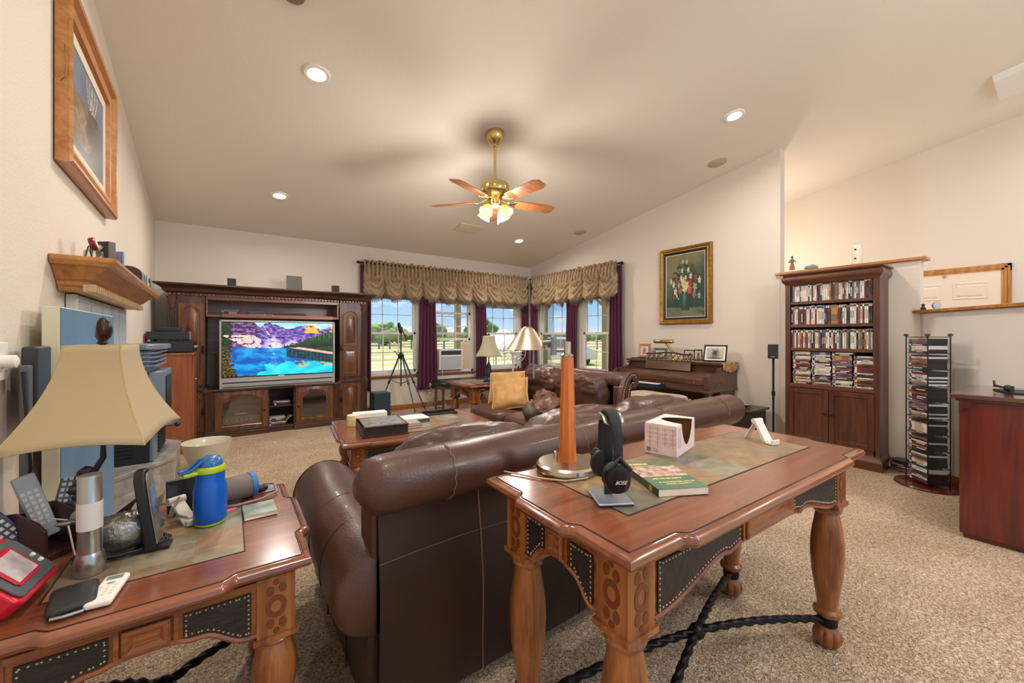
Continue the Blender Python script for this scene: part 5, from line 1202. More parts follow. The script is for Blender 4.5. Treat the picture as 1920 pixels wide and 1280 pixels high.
# red cabinet
t = thing('red_cabinet', 'glossy red mahogany cabinet cut off by the right edge', 'cabinet', (4.02, -.08, 0))
mb = W(t); mb.box(3.66, 4.36, -.55, .385, .03, .84); mb.box(3.675, 4.34, -.54, .37, 0, .03); part('carcass', mb, REDW, t, bevel=.004)
mb = W(t); mb.box(3.62, 4.38, -.58, .42, .855, .883); mb.box(3.64, 4.37, -.56, .40, .84, .855); part('top', mb, mat('cabinet_top', '#5a3630', .16, coat=.6), t, bevel=.005)
mb = W(t); mb.prism([(.385, .84), (.385, .76), (.37, .79), (.34, .80), (.33, .84)], 3.642, 3.662, 'yz'); part('corner_bracket', mb, REDW, t)
t = thing('plate_stand', 'black folding bracket lying on top of the red cabinet', 'bracket', (3.93, .20, .884), R(20))
part('base_plate', MB().box(-.06, .16, -.10, .03, 0, .008), BLACKM, t, bevel=.002); part('arms', MB().tube([(-.09, .02, .018), (.02, 0, .022), (.16, .02, .03)], .007, 8).tube([(-.09, .02, .012), (-.09, .02, .05)], .006, 6).tube([(.16, .02, .02), (.17, .02, .06)], .006, 6), BLACK, t); part('joint', MB().ball((.02, .005, .026), (.03, .02, .022), 12, 8), BLACK, t)

# on the ledges
t = thing('figurine', 'small figurine in a red skirt on the half-wall ledge above the bookcase', 'figurine', (5.17, 1.80, 1.956), R(-60))
part('pedestal', MB().box(-.03, .03, -.03, .03, 0, .02), PAPER, t); mb = MB(); mb.mi = 0; mb.lathe([(.028, .02), (.022, .07), (.012, .10)], 12); mb.mi = 1; mb.lathe([(.012, .10), (.02, .13), (.012, .15), (.006, .155)], 12); mb.ball((0, 0, .17), (.012, .012, .016), 10, 8); mb.tube([(-.018, 0, .135), (-.035, -.01, .11), (-.01, -.02, .105)], .005, 6); mb.tube([(.018, 0, .135), (.032, -.01, .11)], .005, 6)
part('figure', mb, [mat('skirt_red', '#a5563d', .6), mat('figure_cream', '#6f6458', .6)], t, smooth=60)
t = thing('glass_trinket', 'blue and silver curved trinket on the half-wall ledge, right of the figurine', 'ornament', (5.17, 1.62, 1.956)); part('shell', MB().ball((0, 0, .028), (.035, .065, .03), 20, 12, wr=.008, wf=30), mat('trinket_blue', '#8fa3b0', .15, .4), t, smooth=180)
t = thing('white_canister', 'white cylindrical canister with two small round marks on the half-wall ledge', 'canister', (5.165, 1.235, 1.956)); part('body', MB().lathe([(.048, 0), (.05, .01), (.042, .19), (.036, .197), (.001, .197)], 28), mat('canister_cream', '#e3d9c8', .4), t, smooth=50)
for z in (.06, .15): part('round_mark', MB().lathe([(.001, -.003), (.009, -.003), (.009, .0)], 12, (-.0478+(z-.06)*.06, -.0, z), 'x'), BRONZE, t)
t = thing('small_clock', 'small round silver clock at the left end of the lower ledge', 'clock', (4.93+.10, .66, 1.471), R(-60)); part('case', MB().lathe([(.001, -.012), (.028, -.012), (.032, 0), (.028, .012), (.001, .012)], 24, (0, 0, .032), 'y'), SILVER, t, smooth=40); part('feet', MB().box(-.02, .02, -.01, .01, 0, .006), SILVER, t)
t = thing('black_trinket', 'small black ornament beside the round silver clock on the lower ledge', 'ornament', (5.045, .745, 1.471)); part('body', MB().lathe([(.018, 0), (.02, .01), (.008, .03), (.014, .045), (.001, .055)], 12), BLACK, t, smooth=60)

# ================================================================== LEFT WALL
LR = R(2)
def wall_thing(name, label, cat, y, z, group=None): return thing(name, label, cat, (WL(y)+.003, y, z), LR, group)
# framed elk print
t = wall_thing('elk_picture', 'oak framed picture of an elk high on the left wall', 'picture', 3.03, 2.385)
w, h = 1.08, .80
def ringx(mb, w, h, prof): return mb.loops([[(d, -w/2+i, -h/2+i), (d, w/2-i, -h/2+i), (d, w/2-i, h/2-i), (d, -w/2+i, h/2-i)] for i, d in prof], cap0=False, cap1=False)
part('frame', ringx(MB(), w, h, ((0, .002), (0, .045), (.01, .055), (.028, .052), (.04, .03), (.07, .026), (.085, .034), (.10, .032), (.105, .012))), OAKY, t, smooth=30)
part('mat_board', ringx(MB(), w-.21, h-.21, ((0, .012), (.055, .012), (.056, .008))), mat('mat_cream', '#d9cfc2', .7), t)
def elk(u, v):
    c = lerp((.20, .24, .30), (.42, .48, .56), sm(0, 1, v+.3*fbm(u*2, v*2)))
    if v < .35+.1*fbm(u*5, 1): c = lerp(c, (.30, .28, .24), .6)
    b = math.hypot((u-.36)/.30, (v-.36)/.27)
    if b < 1: c = lerp((.60, .50, .38), (.42, .34, .26), b+fbm(u*12, v*12))
    nk = math.hypot((u-.60-.25*(v-.5))/.12, (v-.48)/.22)
    if nk < 1: c = lerp((.26, .19, .14), (.36, .27, .20), nk)
    if math.hypot((u-.74)/.10, (v-.62)/.06) < 1: c = (.25, .18, .14)
    for k in range(6):
        bx_ = .56+.03*k; cx_ = bx_-.12*math.sin((v-.62)*5)*(1 if k % 2 else -.7)
        if .66 < v < .96 and abs(u-cx_-.03*k*(v-.66)) < .009: c = (.80, .76, .66)
    return c
picture('print', w-.33, h-.33, 70, 50, elk, attr_mat('photo_print', .35), t, loc=(.009, 0, 0), rot=(0, 0, R(90)))
part('hanging_wire', MB().tube([(.03, -w/2-.001, .1), (.04, -w/2-.012, .03), (.035, -w/2-.008, -.04), (.02, -w/2, -.06)], .0015, 5), GOLD, t)
# mantel shelf
t = wall_thing('mantel_shelf', 'honey oak mantel shelf with dentil trim on the left wall', 'shelf', 3.32, 1.43)
ya, yb = -.90, .96
def mo(off): return [(0, ya+off*0), (.20-off, ya+off), (.20-off, yb-off), (0, yb)]
mb = MB()
prof = [(.125, .005), (.12, .02), (.105, .03), (.105, .045), (.085, .055), (.06, .085), (.035, .10), (.03, .105), (.012, .108), (.005, .118), (.0, .128), (.002, .142), (.006, .146)]
mb.loops([[(0, ya+o_, z), (.20-o_, ya+o_, z), (.20-o_, yb-o_, z), (0, yb-o_, z)] for o_, z in prof]); part('shelf_body', mb, OAKY, t, smooth=22)
mb = MB(); mb.box(.08, .094, ya+.10, yb-.10, .002, .034); y = ya+.105
while y < yb-.11: mb.box(.085, .118, y, y+.020, .004, .036); y += .045
part('dentil_trim', mb, mat('dentil_oak', '#d9b98c', .5), t)
# tiled surround
t = wall_thing('fireplace_surround', 'pale grey-blue tiled fireplace surround under the oak mantel', 'fireplace surround', 3.38, 0)
part('tiles', MB().box(0, .03, -.68, .72, .0, 1.43), mat('surround_tile', '#b9c7cd', .3, bump=.3, bscale=9, var=.12, vscale=6), t, bevel=.002)
part('edge_trim', MB().box(0, .036, -.72, -.68, 0, 1.43), mat('trim_white', '#e4e6e6', .3), t, bevel=.004)
mb = MB()
for k in range(1, 5): mb.box(.029, .031, -.68+k*.28-.003, -.68+k*.28+.003, .0, 1.43)
for k in range(1, 6): mb.box(.029, .031, -.68, .72, k*.28-.003, k*.28+.003)
part('grout', mb, mat('grout', '#9aa4a6', .9), t)
# raised hearth (clipped corner) and the stove on it
t = thing('hearth', 'raised slate-tiled hearth carrying the stove', 'hearth', (-.52, 3.7, 0))
O = [(WL(3.3)+.04, 3.14), (-.56, 3.14), (-.315, 3.52), (-.315, 4.02), (-.53, 4.30), (WL(4.3)+.002, 4.30)]
mb = W(t); mb.prism(O, 0, .395); part('hearth_base', mb, HEARTH, t, bevel=.004)
mb = W(t); c_ = (-.52, 3.7); mb.prism([(a+(a-c_[0])*.04*(a > -.6), b+(b-c_[1])*.02) for a, b in O], .395, .42); part('hearth_slab', mb, HEARTH, t, bevel=.004)
t = thing('pellet_stove', 'grey cast stove with louvred vents standing on the slate hearth', 'stove', (-.50, 3.75, .421))
SG = mat('stove_grey', '#7e8b96', .35, .3); SB = mat('stove_black', '#1c2023', .45)
mb = W(t); mb.M = mb.M; mb.box(-.655, -.40, 3.44, 4.00, .421, .60); mb.box(-.655, -.39, 3.44, 4.02, .60, .62); mb.box(-.655, -.44, 3.50, 3.98, .62, 1.02); part('body', mb, SG, t, bevel=.01)
mb = W(t); mb.box(-.652, -.42, 3.425, 3.442, .43, .60); 
for k in range(6): mb.box(-.63, -.50, 3.418, 3.428, .45+k*.024, .462+k*.024)
part('side_louvre', mb, SB, t)
mb = W(t)
for k in range(6): mb.box(-.401, -.392, 3.60, 3.94, .445+k*.024, .458+k*.024)
part('front_louvre', mb, SB, t)
mb = W(t)
for k in range(4): mb.box(-.65, -.39-.0*k, 3.46, 4.0, 1.035+k*.028, 1.047+k*.028)
mb.box(-.63, -.43, 3.5, 3.97, 1.02, 1.14); part('top_vents', mb, mat('stove_silver', '#9aa7b1', .3, .5), t, bevel=.003)
mb = W(t); mb.prism([(-.66, 3.42), (-.43, 3.42), (-.365, 3.52), (-.365, 3.96), (-.43, 4.05), (-.66, 4.05)], 1.145, 1.18); part('top_plate', mb, SG, t, bevel=.008, seg=3)
mb = W(t); mb.prism([(-.44, 3.52), (-.36, 3.56), (-.36, 3.94), (-.44, 3.96)], .66, 1.0); part('glass_door', mb, SG, t, bevel=.01); mb = W(t); mb.box(-.362, -.355, 3.61, 3.89, .70, .96); part('door_glass', mb, BLACK, t)
mb = W(t); mb.prism([(-.46, 3.50), (-.33, 3.58), (-.30, 3.75), (-.33, 3.92), (-.46, 3.98)], .625, .65); part('ash_lip', mb, mat('stove_silver', '#9aa7b1', .3, .5), t, bevel=.006)
mb = W(t); mb.tube([(-.40, 3.50, .63), (-.30, 3.52, .635)], .006, 8); mb.ball((-.29, 3.522, .636), .016, 12, 8); part('damper_knob', mb, BLACK, t)
# big blue canvas standing against the surround
t = thing('blue_canvas', 'tall plain blue canvas leaning against the tiled surround behind the lamp', 'canvas', (-.565, 2.62, 0), R(1))
part('stretcher', MB().box(.0, .045, -.46, .46, .0, 1.345), mat('canvas_edge', '#d9d5b4', .7), t, bevel=.003); part('painted_face', MB().box(.044, .048, -.455, .458, .004, 1.341), mat('canvas_blue', '#5f86a6', .5, var=.15, vscale=2), t)
# dark panel on a grey pole by the outlet
t = thing('panel_heater', 'dark grey slab on a grey pole beside the wall outlet', 'panel', (-.545, 2.06, 0))
part('pole', MB().at((0, 0, 0)).box(-.012, .012, -.09, -.06, 0, 1.14), mat('pole_grey', '#6c7478', .4, .3), t, bevel=.004); part('slab', MB().box(-.018, .02, -.055, .075, .93, 1.20), mat('slab_dark', '#31363b', .4), t, bevel=.008); part('foot', MB().box(-.02, .05, -.14, .0, 0, .02), BLACK, t, bevel=.004)
mb = MB(); mb.tube([(.0, -.10, 1.12), (.01, -.105, .95), (.015, -.09, .8), (.0, -.08, .72)], .004, 6); part('cord', mb, BLACK, t)
t = wall_thing('wall_outlet', 'white double wall plate with a plug on the left wall', 'outlet', 1.92, 1.155); part('plate', MB().box(.0, .006, -.07, .07, -.06, .06), WHITE, t, bevel=.003); part('plug', MB().lathe([(.02, .006), (.02, .035), (.008, .04)], 16, (0, .02, 0), 'x'), PAPER, t, smooth=40)
part('socket', MB().box(.006, .008, -.045, -.02, -.03, .03), mat('socket_grey', '#c9c6c0', .5), t)
# items on the mantel
MZ = 1.577
def on_mantel(y, out): return (WL(y)+out, y, MZ)
t = thing('pocket_watch_stand', 'round red-rimmed dial on a black wire stand at the near end of the mantel', 'dial', on_mantel(2.62, .10), LR)
part('dial_case', MB().at((0, 0, .085), 0, ry=R(75)).lathe([(.001, -.012), (.026, -.012), (.03, -.006), (.03, .006), (.026, .01), (.001, .01)], 26), mat('dial_red', '#8c2b33', .3, .5), t, smooth=40); part('dial_face', MB().at((0, 0, .085), 0, ry=R(75)).cyl((0, 0, .010), .021, .002, 22), PAPER, t)
for s in (-1, 1): mb = MB(); mb.tube([(0, s*.028, .08), (0, s*.05, .075), (0, s*.065, .04), (.01, s*.08, 0)], .003, 6); mb.tube([(0, s*.028, .075), (-.01, s*.04, .065), (-.015, s*.05, .03), (-.02, s*.055, 0)], .003, 6); part('wire_leg', mb, BLACK, t)
part('jar', MB().lathe([(.03, 0), (.032, .01), (.032, .05), (.02, .058)], 20), CLEAR, t, smooth=60)
t = thing('black_case', 'upright black box with a silver medallion on the mantel', 'box', on_mantel(2.83, .11), R(-40)); part('box', MB().box(-.035, .035, -.018, .018, 0, .135), mat('case_bronze', '#4b4137', .4), t, bevel=.003); part('front', MB().box(-.03, .03, -.0195, -.017, .005, .13), BLACK, t); part('medallion', MB().lathe([(.001, -.004), (.014, -.004), (.015, 0)], 20, (-.008, -.0195, .103), 'y'), SILVER, t, smooth=40)
t = thing('blue_card_frame', 'blue framed card behind the black case on the mantel', 'photo frame', on_mantel(3.02, .12), R(-30)); part('frame', MB().box(-.04, .04, -.006, .006, 0, .12), mat('frame_blue', '#5c88ad', .4), t, bevel=.003); part('card', MB().box(-.03, .03, -.008, -.005, .01, .11), mat('card_lilac', '#b7b7d6', .5, col2='#1b1d2b', vscale=18), t)
t = thing('binoculars', 'small pair of dark binoculars lying on the mantel', 'binoculars', on_mantel(3.28, .11), R(60))
for s in (-1, 1): part('barrel', MB().lathe([(.018, -.045), (.02, -.04), (.02, .0), (.015, .03), (.016, .045)], 16, (0, s*.024, .022), 'x'), mat('optic_green', '#363c34', .5), t, smooth=50)
part('bridge', MB().box(-.01, .01, -.02, .02, .02, .034), BLACK, t)
t = thing('toy_chest', 'little treasure chest with grey-blue straps at the far end of the mantel', 'chest', on_mantel(3.86, .10), LR)
o = [(-.07, 0), (.07, 0), (.07, .07)]+[(.07*math.cos(a*PI/10), .07+.05*math.sin(a*PI/10)) for a in range(1, 10)]+[(-.07, .07)]
part('box', MB().prism(o, -.28, .28, 'xz'), mat('chest_brown', '#3d2a20', .45), t, smooth=40)
for y in (-.24, -.10, .10, .24): part('strap', MB().prism([(a*1.05, b*1.03) for a, b in o], y-.03, y+.03, 'xz'), mat('strap_blue', '#8c9bb5', .4, .3), t, smooth=40)
part('clasp', MB().box(.072, .08, -.04, .04, .02, .10), mat('clasp_cream', '#d9cf9a', .4, .3), t, bevel=.004); part('lock', MB().lathe([(.001, .08), (.018, .08), (.018, .086), (.001, .088)], 12, (0, 0, .06), 'x'), BLACK, t)
part('handle', MB().tube([(0, -.05, .118), (0, -.05, .14), (0, 0, .15), (0, .05, .14), (0, .05, .118)], .005, 6), BLACK, t)

# wooden cabinet with the audio gear beside the wall unit
t = thing('audio_cabinet', 'plain reddish wood cabinet carrying black audio gear left of the wall unit', 'cabinet', (-.51, 5.58, 0))
AW = wood('alder_cabinet', '#a5633a', '#85472a', .4, 'z')
mb = W(t); mb.box(-.70, -.325, 5.36, 5.84, .0, 1.035); part('carcass', mb, AW, t, bevel=.003); mb = W(t); mb.box(-.705, -.305, 5.345, 5.845, 1.035, 1.06); part('top', mb, AW, t, bevel=.004)
mb = W(t); mb.box(-.325, -.312, 5.37, 5.83, .04, 1.02); d = part('door', mb, AW, t, bevel=.003); mb = W(t); mb.ball((-.298, 5.40, .78), .012, 10, 8); part('knob', mb, SILVER, d, smooth=180)
mb = W(t); mb.box(-.60, -.59, 5.354, 5.361, .97, 1.01); part('hinge', mb, GREYM, t)
RB = mat('rack_black', '#262e33', .45)
t = thing('audio_receiver', 'larger black receiver directly on the wooden cabinet', 'receiver', (-.51, 5.58, 1.061)); part('chassis', MB().box(-.19, .19, -.19, .18, .012, .12), RB, t, bevel=.004); part('front_panel', MB().box(.19, .20, -.18, .17, .012, .12), BLACK, t, bevel=.003)
for k in (-.12, .0, .1): part('knob', MB().lathe([(.016, .2), (.015, .22), (.001, .222)], 16, (0, k, .06), 'x'), SILVER, t, smooth=40)
for sx in (-1, 1):
    for sy in (-1, 1): part('foot', MB().cyl((sx*.15, sy*.14, 0), .015, .013, 12), BLACK, t)
t = thing('cassette_deck', 'slimmer black deck resting on the larger black receiver', 'deck', (-.52, 5.58, 1.182)); part('chassis', MB().box(-.17, .17, -.17, .16, .02, .10), RB, t, bevel=.004); part('front_panel', MB().box(.17, .178, -.16, .15, .02, .10), SILVER, t, bevel=.002)
for sx in (-1, 1):
    for sy in (-1, 1): part('foot', MB().cyl((sx*.13, sy*.12, 0), .014, .021, 12), BLACK, t)
part('cables', MB().tube([(-.17, -.1, .06), (-.18, -.12, .08), (-.185, -.18, .03), (-.18, -.20, -.08)], .006, 6).tube([(-.17, -.05, .05), (-.18, -.08, .06), (-.18, -.19, -.02), (-.185, -.22, -.1)], .005, 6), mat('cable_red', '#9c2f3f', .4), t)
t = thing('wireless_router', 'black router with two upright antennas on top of the audio gear', 'router', (-.53, 5.56, 1.283)); part('body', MB().box(-.10, .10, -.07, .07, 0, .045), RB, t, bevel=.01, seg=3)
for y in (-.05, .05): part('antenna', MB().tube([(.0, y, .04), (.0, y, .06), (.0, y, .16)], .007, 8), BLACK, t)
mb = W(t) if 0 else MB()
# bowl
t = thing('glass_bowl', 'large ribbed pale glass bowl on a foot, standing on the floor by the hearth', 'bowl', (-.17, 4.60, .0))
RIB = mat('frosted_glass', '#cfc9b4', .25, var=.12, vscale=5)
part('bowl', MB().lathe([(.075, .02), (.09, .03), (.135, .09), (.165, .16), (.185, .25), (.19, .27), (.184, .268), (.16, .165), (.13, .10), (.08, .045), (.001, .04)], 48, flute=lambda a, z: 1+.012*math.sin(24*a)*(z < .26)), RIB, t, smooth=60); part('foot', MB().lathe([(.10, 0), (.10, .006), (.07, .02), (.07, .025)], 40, flute=lambda a, z: 1+.03*math.sin(20*a)), RIB, t, smooth=60)

solo('hearth_mat', MB().box(-.16, .16, -.45, .45, 0, .012), mat('mat_birch', '#d9c09a', .6, col2='b59670', vscale=14, stretch=(4, 1, 1)), 'pale wood-toned mat on the carpet beside the slate hearth', 'mat', loc=(-.13, 3.85, .0))

# ================================================================== THINGS ON THE LEFT END TABLE (top at z = .622)
Z1 = .6225
t = thing('lamp', 'big table lamp with square tan parchment shade on the left end table', 'lamp', (-.325, 1.765, Z1), R(-6))
def sq(mb, z0, z1, b, tp, n=14, lower=True):
    L = []
    for k in range(n+1):
        u = k/n; f = (1-u)**1.75; x = tp[0]+(b[0]-tp[0])*f; y = tp[1]+(b[1]-tp[1])*f; z = z0+(z1-z0)*u; l = []
        for s in range(4):
            A = [(-x, -y), (x, -y), (x, y), (-x, y)][s]; B = [(x, -y), (x, y), (-x, y), (-x, -y)][s]
            for q in range(8): v = q/8; l.append((A[0]+(B[0]-A[0])*v, A[1]+(B[1]-A[1])*v, z+.016*math.sin(PI*v)*(1-u)))
        L.append(l)
    return mb.loops(L, cap0=False, cap1=False)
part('shade', sq(MB(), .300, .585, (.150, .215), (.062, .085)), SHADE, t, smooth=30, solid=.003)
for sx in (-1, 1):
    for sy in (-1, 1):
        P = []
        for k in range(13): u = k/12; f = (1-u)**1.75; P.append((sx*(.062+(.150-.062)*f), sy*(.085+(.215-.085)*f), .300+.285*u))
        part('shade_seam', MB().tube(P, .0022, 5), mat('seam_tan', '#b59a63', .7), t)
part('base', MB().box(-.07, .07, -.07, .07, 0, .018), BRONZE, t, bevel=.004)
part('gooseneck', MB().tube([(-.05, .0, .01), (-.055, 0, .06), (-.05, 0, .13), (-.02, 0, .19), (.0, 0, .23), (0, 0, .30), (0, 0, .56)], [.014, .013, .011, .009, .008, .005, .004], 12), BLACK, t, smooth=180)
mb = MB()
for k in range(5): mb.ball((-.055+.012*math.sin(k*2), -.03+.01*k, .10+.022*k), (.022, .012, .017), 8, 6, wr=.006, wf=40, seed=k)
part('bronze_leaf', mb, mat('pewter', '#575048', .4, .6), t, smooth=180)
part('finial', MB().lathe([(.006, .585), (.014, .59), (.010, .598), (.017, .612), (.020, .635), (.015, .655), (.008, .668), (.001, .672)], 12, flute=lambda a, z: 1+.18*math.sin(3*a+z*60)), BRONZE, t, smooth=60)
ZT = Z1
t = thing('water_bottle', 'blue water bottle with lime green flip lid on the left end table', 'bottle', (-.052, 1.635, ZT), R(15))
BB_ = mat('bottle_blue', '#0a5fc4', .3); LIME = mat('lime', '#b8d420', .35)
part('bottle', MB().lathe([(.034, .006), (.0375, .012), (.0385, .05), (.0385, .115), (.036, .128), (.0335, .14), (.033, .170)], 32), BB_, t, smooth=50); part('bottom_band', MB().lathe([(.001, 0), (.032, .0), (.0355, .004), (.036, .009)], 32), LIME, t, smooth=60)
mb = MB(); mb.lathe([(.034, .168), (.0355, .172), (.0345, .186), (.030, .19)], 28); mb.box(-.062, -.02, -.016, .016, .168, .179); part('lime_collar', mb, LIME, t, bevel=.003)
mb = MB(); mb.at((0, 0, 0)); mb.lathe([(.030, .186), (.029, .196), (.024, .212), (.015, .218), (.001, .219)], 24); mb.tube([(-.02, -.012, .21), (-.045, -.014, .186), (-.066, -.008, .181), (-.066, .008, .181), (-.045, .014, .186), (-.02, .012, .21)], .005, 8); part('flip_lid', mb, mat('lid_blue', '#2667a8', .25), t, smooth=50); t.scale = (1.18, 1.18, 1)
t = thing('flashlight', 'silver flashlight standing on its head on the left end table', 'flashlight', (-.295, 1.47, ZT)); FS = t
part('head', MB().lathe([(.027, 0), (.029, .004), (.029, .022), (.026, .034), (.0225, .040)], 28), SILVER, t, smooth=40); part('barrel', MB().lathe([(.0225, .040), (.0225, .085), (.0232, .086), (.0232, .130), (.0225, .131), (.0225, .178), (.021, .184), (.001, .186)], 28), SILVER, t, smooth=40)
part('grip', MB().lathe([(.0236, .084), (.0236, .134)], 28), mat('frost_white', '#d6d3d0', .5), t, smooth=40)
FS.scale = (1.05, 1.05, 1.38)
t = thing('metal_duck', 'pewter-coloured metal duck figure on the left end table', 'duck figure', (-.245, 1.565, ZT), R(5)); t.scale = (1.1, 1.1, 1.15)
PW = mat('duck_pewter', '#96928c', .3, .8, bump=1, bscale=70, var=.3, vscale=30)
part('body', MB().ball((0, 0, .05), (.078, .045, .046), 28, 18, wr=.004, wf=40), PW, t, smooth=180)
mb = MB(); mb.tube([(-.05, -.01, .07), (-.062, -.012, .09), (-.066, -.014, .105)], [.026, .02, .02], 12); mb.ball((-.07, -.018, .112), (.024, .019, .020), 16, 10); mb.ball((-.098, -.028, .106), (.020, .010, .006), 12, 8); part('head', mb, mat('duck_head', '#8e8a86', .25, .8), t, smooth=180)
mb = MB(); mb.grid(lambda u, v: (.035+v*.045, (u-.5)*(.04+.05*v), .085+.035*v-.01*abs(u-.5)), 12, 5); part('tail_fan', mb, mat('tail_bronze', '#8f7c5e', .4, .5), t, smooth=60, solid=.003)
mb = MB(); mb.prism([(-.03, .06), (.0, .075), (.045, .155), (.02, .12), (-.02, .09)], .012, .016, 'xz'); part('wing_tip', mb, BRONZE, t)
mb = MB(); mb.tube([(.095*math.cos(k*.45)*(1+.07*math.sin(k*1.7)), .058*math.sin(k*.45)*(1+.09*math.cos(k*2.1)), .005+.0025*(k % 5)) for k in range(58)], .0032, 6)
solo('cable_coil', mb, BLACKM, 'coil of thin black cord wound around the metal duck', 'cord', loc=(-.245, 1.565, ZT), rz=R(5), smooth=180)
t = thing('cordless_phone', 'black and silver handset standing upright beside the duck figure', 'phone', (-.178, 1.535, ZT), R(84))
part('body', MB().at((0, 0, .003), 0, rx=R(-8)).prism([(-.028, 0), (.028, 0), (.030, .09), (.026, .155), (.012, .17), (-.012, .17), (-.026, .155), (-.030, .09)], -.010, .010, 'xz'), BLACK, t, bevel=.004, seg=3)
part('silver_face', MB().at((0, 0, .003), 0, rx=R(-8)).prism([(-.024, .01), (.024, .01), (.026, .09), (.022, .15), (.01, .162), (-.01, .162), (-.022, .15), (-.026, .09)], -.013, -.010, 'xz'), SILVER, t, bevel=.002); part('screen', MB().at((0, 0, .003), 0, rx=R(-8)).box(-.018, .018, -.0142, -.0128, .075, .13), mat('screen_blue', '#5f7da6', .2), t); part('stand_foot', MB().box(-.02, .02, -.03, .035, 0, .006), BLACK, t); t.scale = (1.25, 1.25, 1.35)
t = thing('wallet', 'black folded leather wallet on the left end table, under the work light', 'wallet', (-.292, 1.325, ZT), R(8)); part('cover', MB().ball((0, 0, .012), (.040, .058, .012), 28, 10, .25, .5), mat('wallet_leather', '#262728', .45), t, smooth=180); part('keys', MB().tube([(-.03, -.058, .006), (-.01, -.064, .006), (.02, -.062, .005)], .004, 6), SILVER, t)
t = thing('thermostat_remote', 'white remote control with small grey display at the table edge', 'remote', (-.236, 1.325, ZT), R(-7)); part('body', MB().box(-.024, .024, -.062, .062, 0, .016), PAPER, t, bevel=.007, seg=4); part('display', MB().box(-.015, .015, .035, .052, .0155, .0168), mat('lcd', '#7d857c', .3), t); part('blue_button', MB().ball((0, .018, .016), (.009, .004, .0015), 10, 6), mat('button_blue', '#2e9fc4', .3), t)
mb = MB()
for i in range(3):
    for j in range(4): mb.ball((-.013+i*.013, .004-j*.012, .016), (.004, .003, .001), 8, 4)
part('buttons', mb, mat('button_grey', '#c9c7c2', .5), t)
t = thing('work_light', 'red and grey square work light reclining at the lower left', 'work light', (-.375, 1.385, ZT+.014), R(90)); t.rotation_euler = (0, 0, R(84))
RED = mat('light_red', '#c8142c', .3); K = dict(rx=R(-42))
part('shell', MB().at((0, 0, 0), 0, **K).prism([(-.082, .012), (-.07, 0), (.07, 0), (.082, .012), (.082, .125), (.068, .14), (-.068, .14), (-.082, .125)], -.03, .015, 'xz'), RED, t, bevel=.007, seg=3)
part('grey_face', MB().at((0, 0, 0), 0, **K).prism([(-.066, .012), (.066, .012), (.074, .03), (.074, .115), (.058, .13), (-.058, .13), (-.074, .115), (-.074, .03)], -.036, -.03, 'xz'), mat('light_grey_rubber', '#4d5357', .5), t, bevel=.004)
part('lens_rim', MB().at((0, -.004, .0), 0, **K).prism([(-.048, .035), (.030, .035), (.036, .045), (.036, .108), (.028, .118), (-.046, .118), (-.054, .108), (-.054, .045)], -.036, -.034, 'xz'), RED, t, bevel=.002)
part('lens', MB().at((0, -.006, .0), 0, **K).box(-.046, .028, -.0365, -.035, .044, .109), mat('lens_silver', '#d8cfd2', .12, .3, var=.3, vscale=22), t)
part('buttons', MB().at((0, -.005, 0), 0, **K).lathe([(.001, -.037), (.005, -.037), (.005, -.03)], 10, (.055, 0, .07), 'y').lathe([(.001, -.037), (.005, -.037), (.005, -.03)], 10, (.055, 0, .05), 'y'), PAPER, t)
part('stand', MB().at((0, .02, -.0)).box(-.06, .06, .02, .10, -.012, .03), BLACK, t, bevel=.006)
# mail holder with remotes
t = thing('letter_holder', 'dark wooden letter holder with curved top on the left end table', 'holder', (-.447, 1.70, ZT), R(-40))
MH = wood('holder_wood', '#4b2a2c', '#2c1618', .35, 'x')
for y in (-.045, .045):
    o = [(-.085, 0), (.085, 0), (.085, .055), (.06, .07), (.0, .085), (-.06, .078), (-.085, .06)]; part('panel', MB().prism(o, y-.004, y+.004, 'xz'), MH, t, bevel=.002)
part('base', MB().box(-.085, .085, -.045, .045, 0, .008), MH, t); part('end_panel', MB().box(-.089, -.083, -.045, .045, 0, .06), MH, t); t.scale = (1.1, 1, 1.5)
def remote(label, loc, rot, col, L=.17):
    t = thing('remote_control', label, 'remote', loc, 0, 'remote controls in the letter holder'); t.rotation_euler = rot
    part('body', MB().box(-.023, .023, -.009, .011, -L/2, L/2), mat('remote_'+col, '#'+col, .4), t, bevel=.006, seg=3); mb = MB()
    for i in range(3):
        for j in range(7): mb.box(-.015+i*.0125-.004, -.015+i*.0125+.004, -.0108, -.008, -L/2+.04+j*.016, -L/2+.049+j*.016)
    part('buttons', mb, mat('remote_keys', '#d5d3cc', .5), t)
remote('light grey remote control leaning in the letter holder, the rightmost', (-.452, 1.715, ZT+.125), (R(-8), R(-14), R(28)), 'a8aeb0', .19)
remote('dark-backed remote control leaning outermost to the left in the letter holder', (-.50, 1.66, ZT+.10), (R(-12), R(-34), R(28)), '3d4a55', .16)
remote('small remote control at the back of the letter holder, behind the flashlight', (-.405, 1.76, ZT+.11), (R(-4), R(12), R(20)), '5a6a70', .14)
mb = MB(); mb.tube([(-.36, 1.60, ZT+.07), (-.37, 1.62, ZT+.10), (-.40, 1.66, ZT+.095), (-.43, 1.70, ZT+.09)], .002, 5); mb.tube([(-.36, 1.60, ZT+.07), (-.35, 1.59, ZT+.02), (-.34, 1.57, ZT+.003)], .002, 5)
solo('white_cable', mb, PAPER, 'thin white cable hanging over the front of the dark letter holder', 'cable')
t = thing('phone_cradle', 'beige folding phone stand lying open between the handset and the water bottle', 'phone stand', (-.125, 1.70, ZT), R(30))
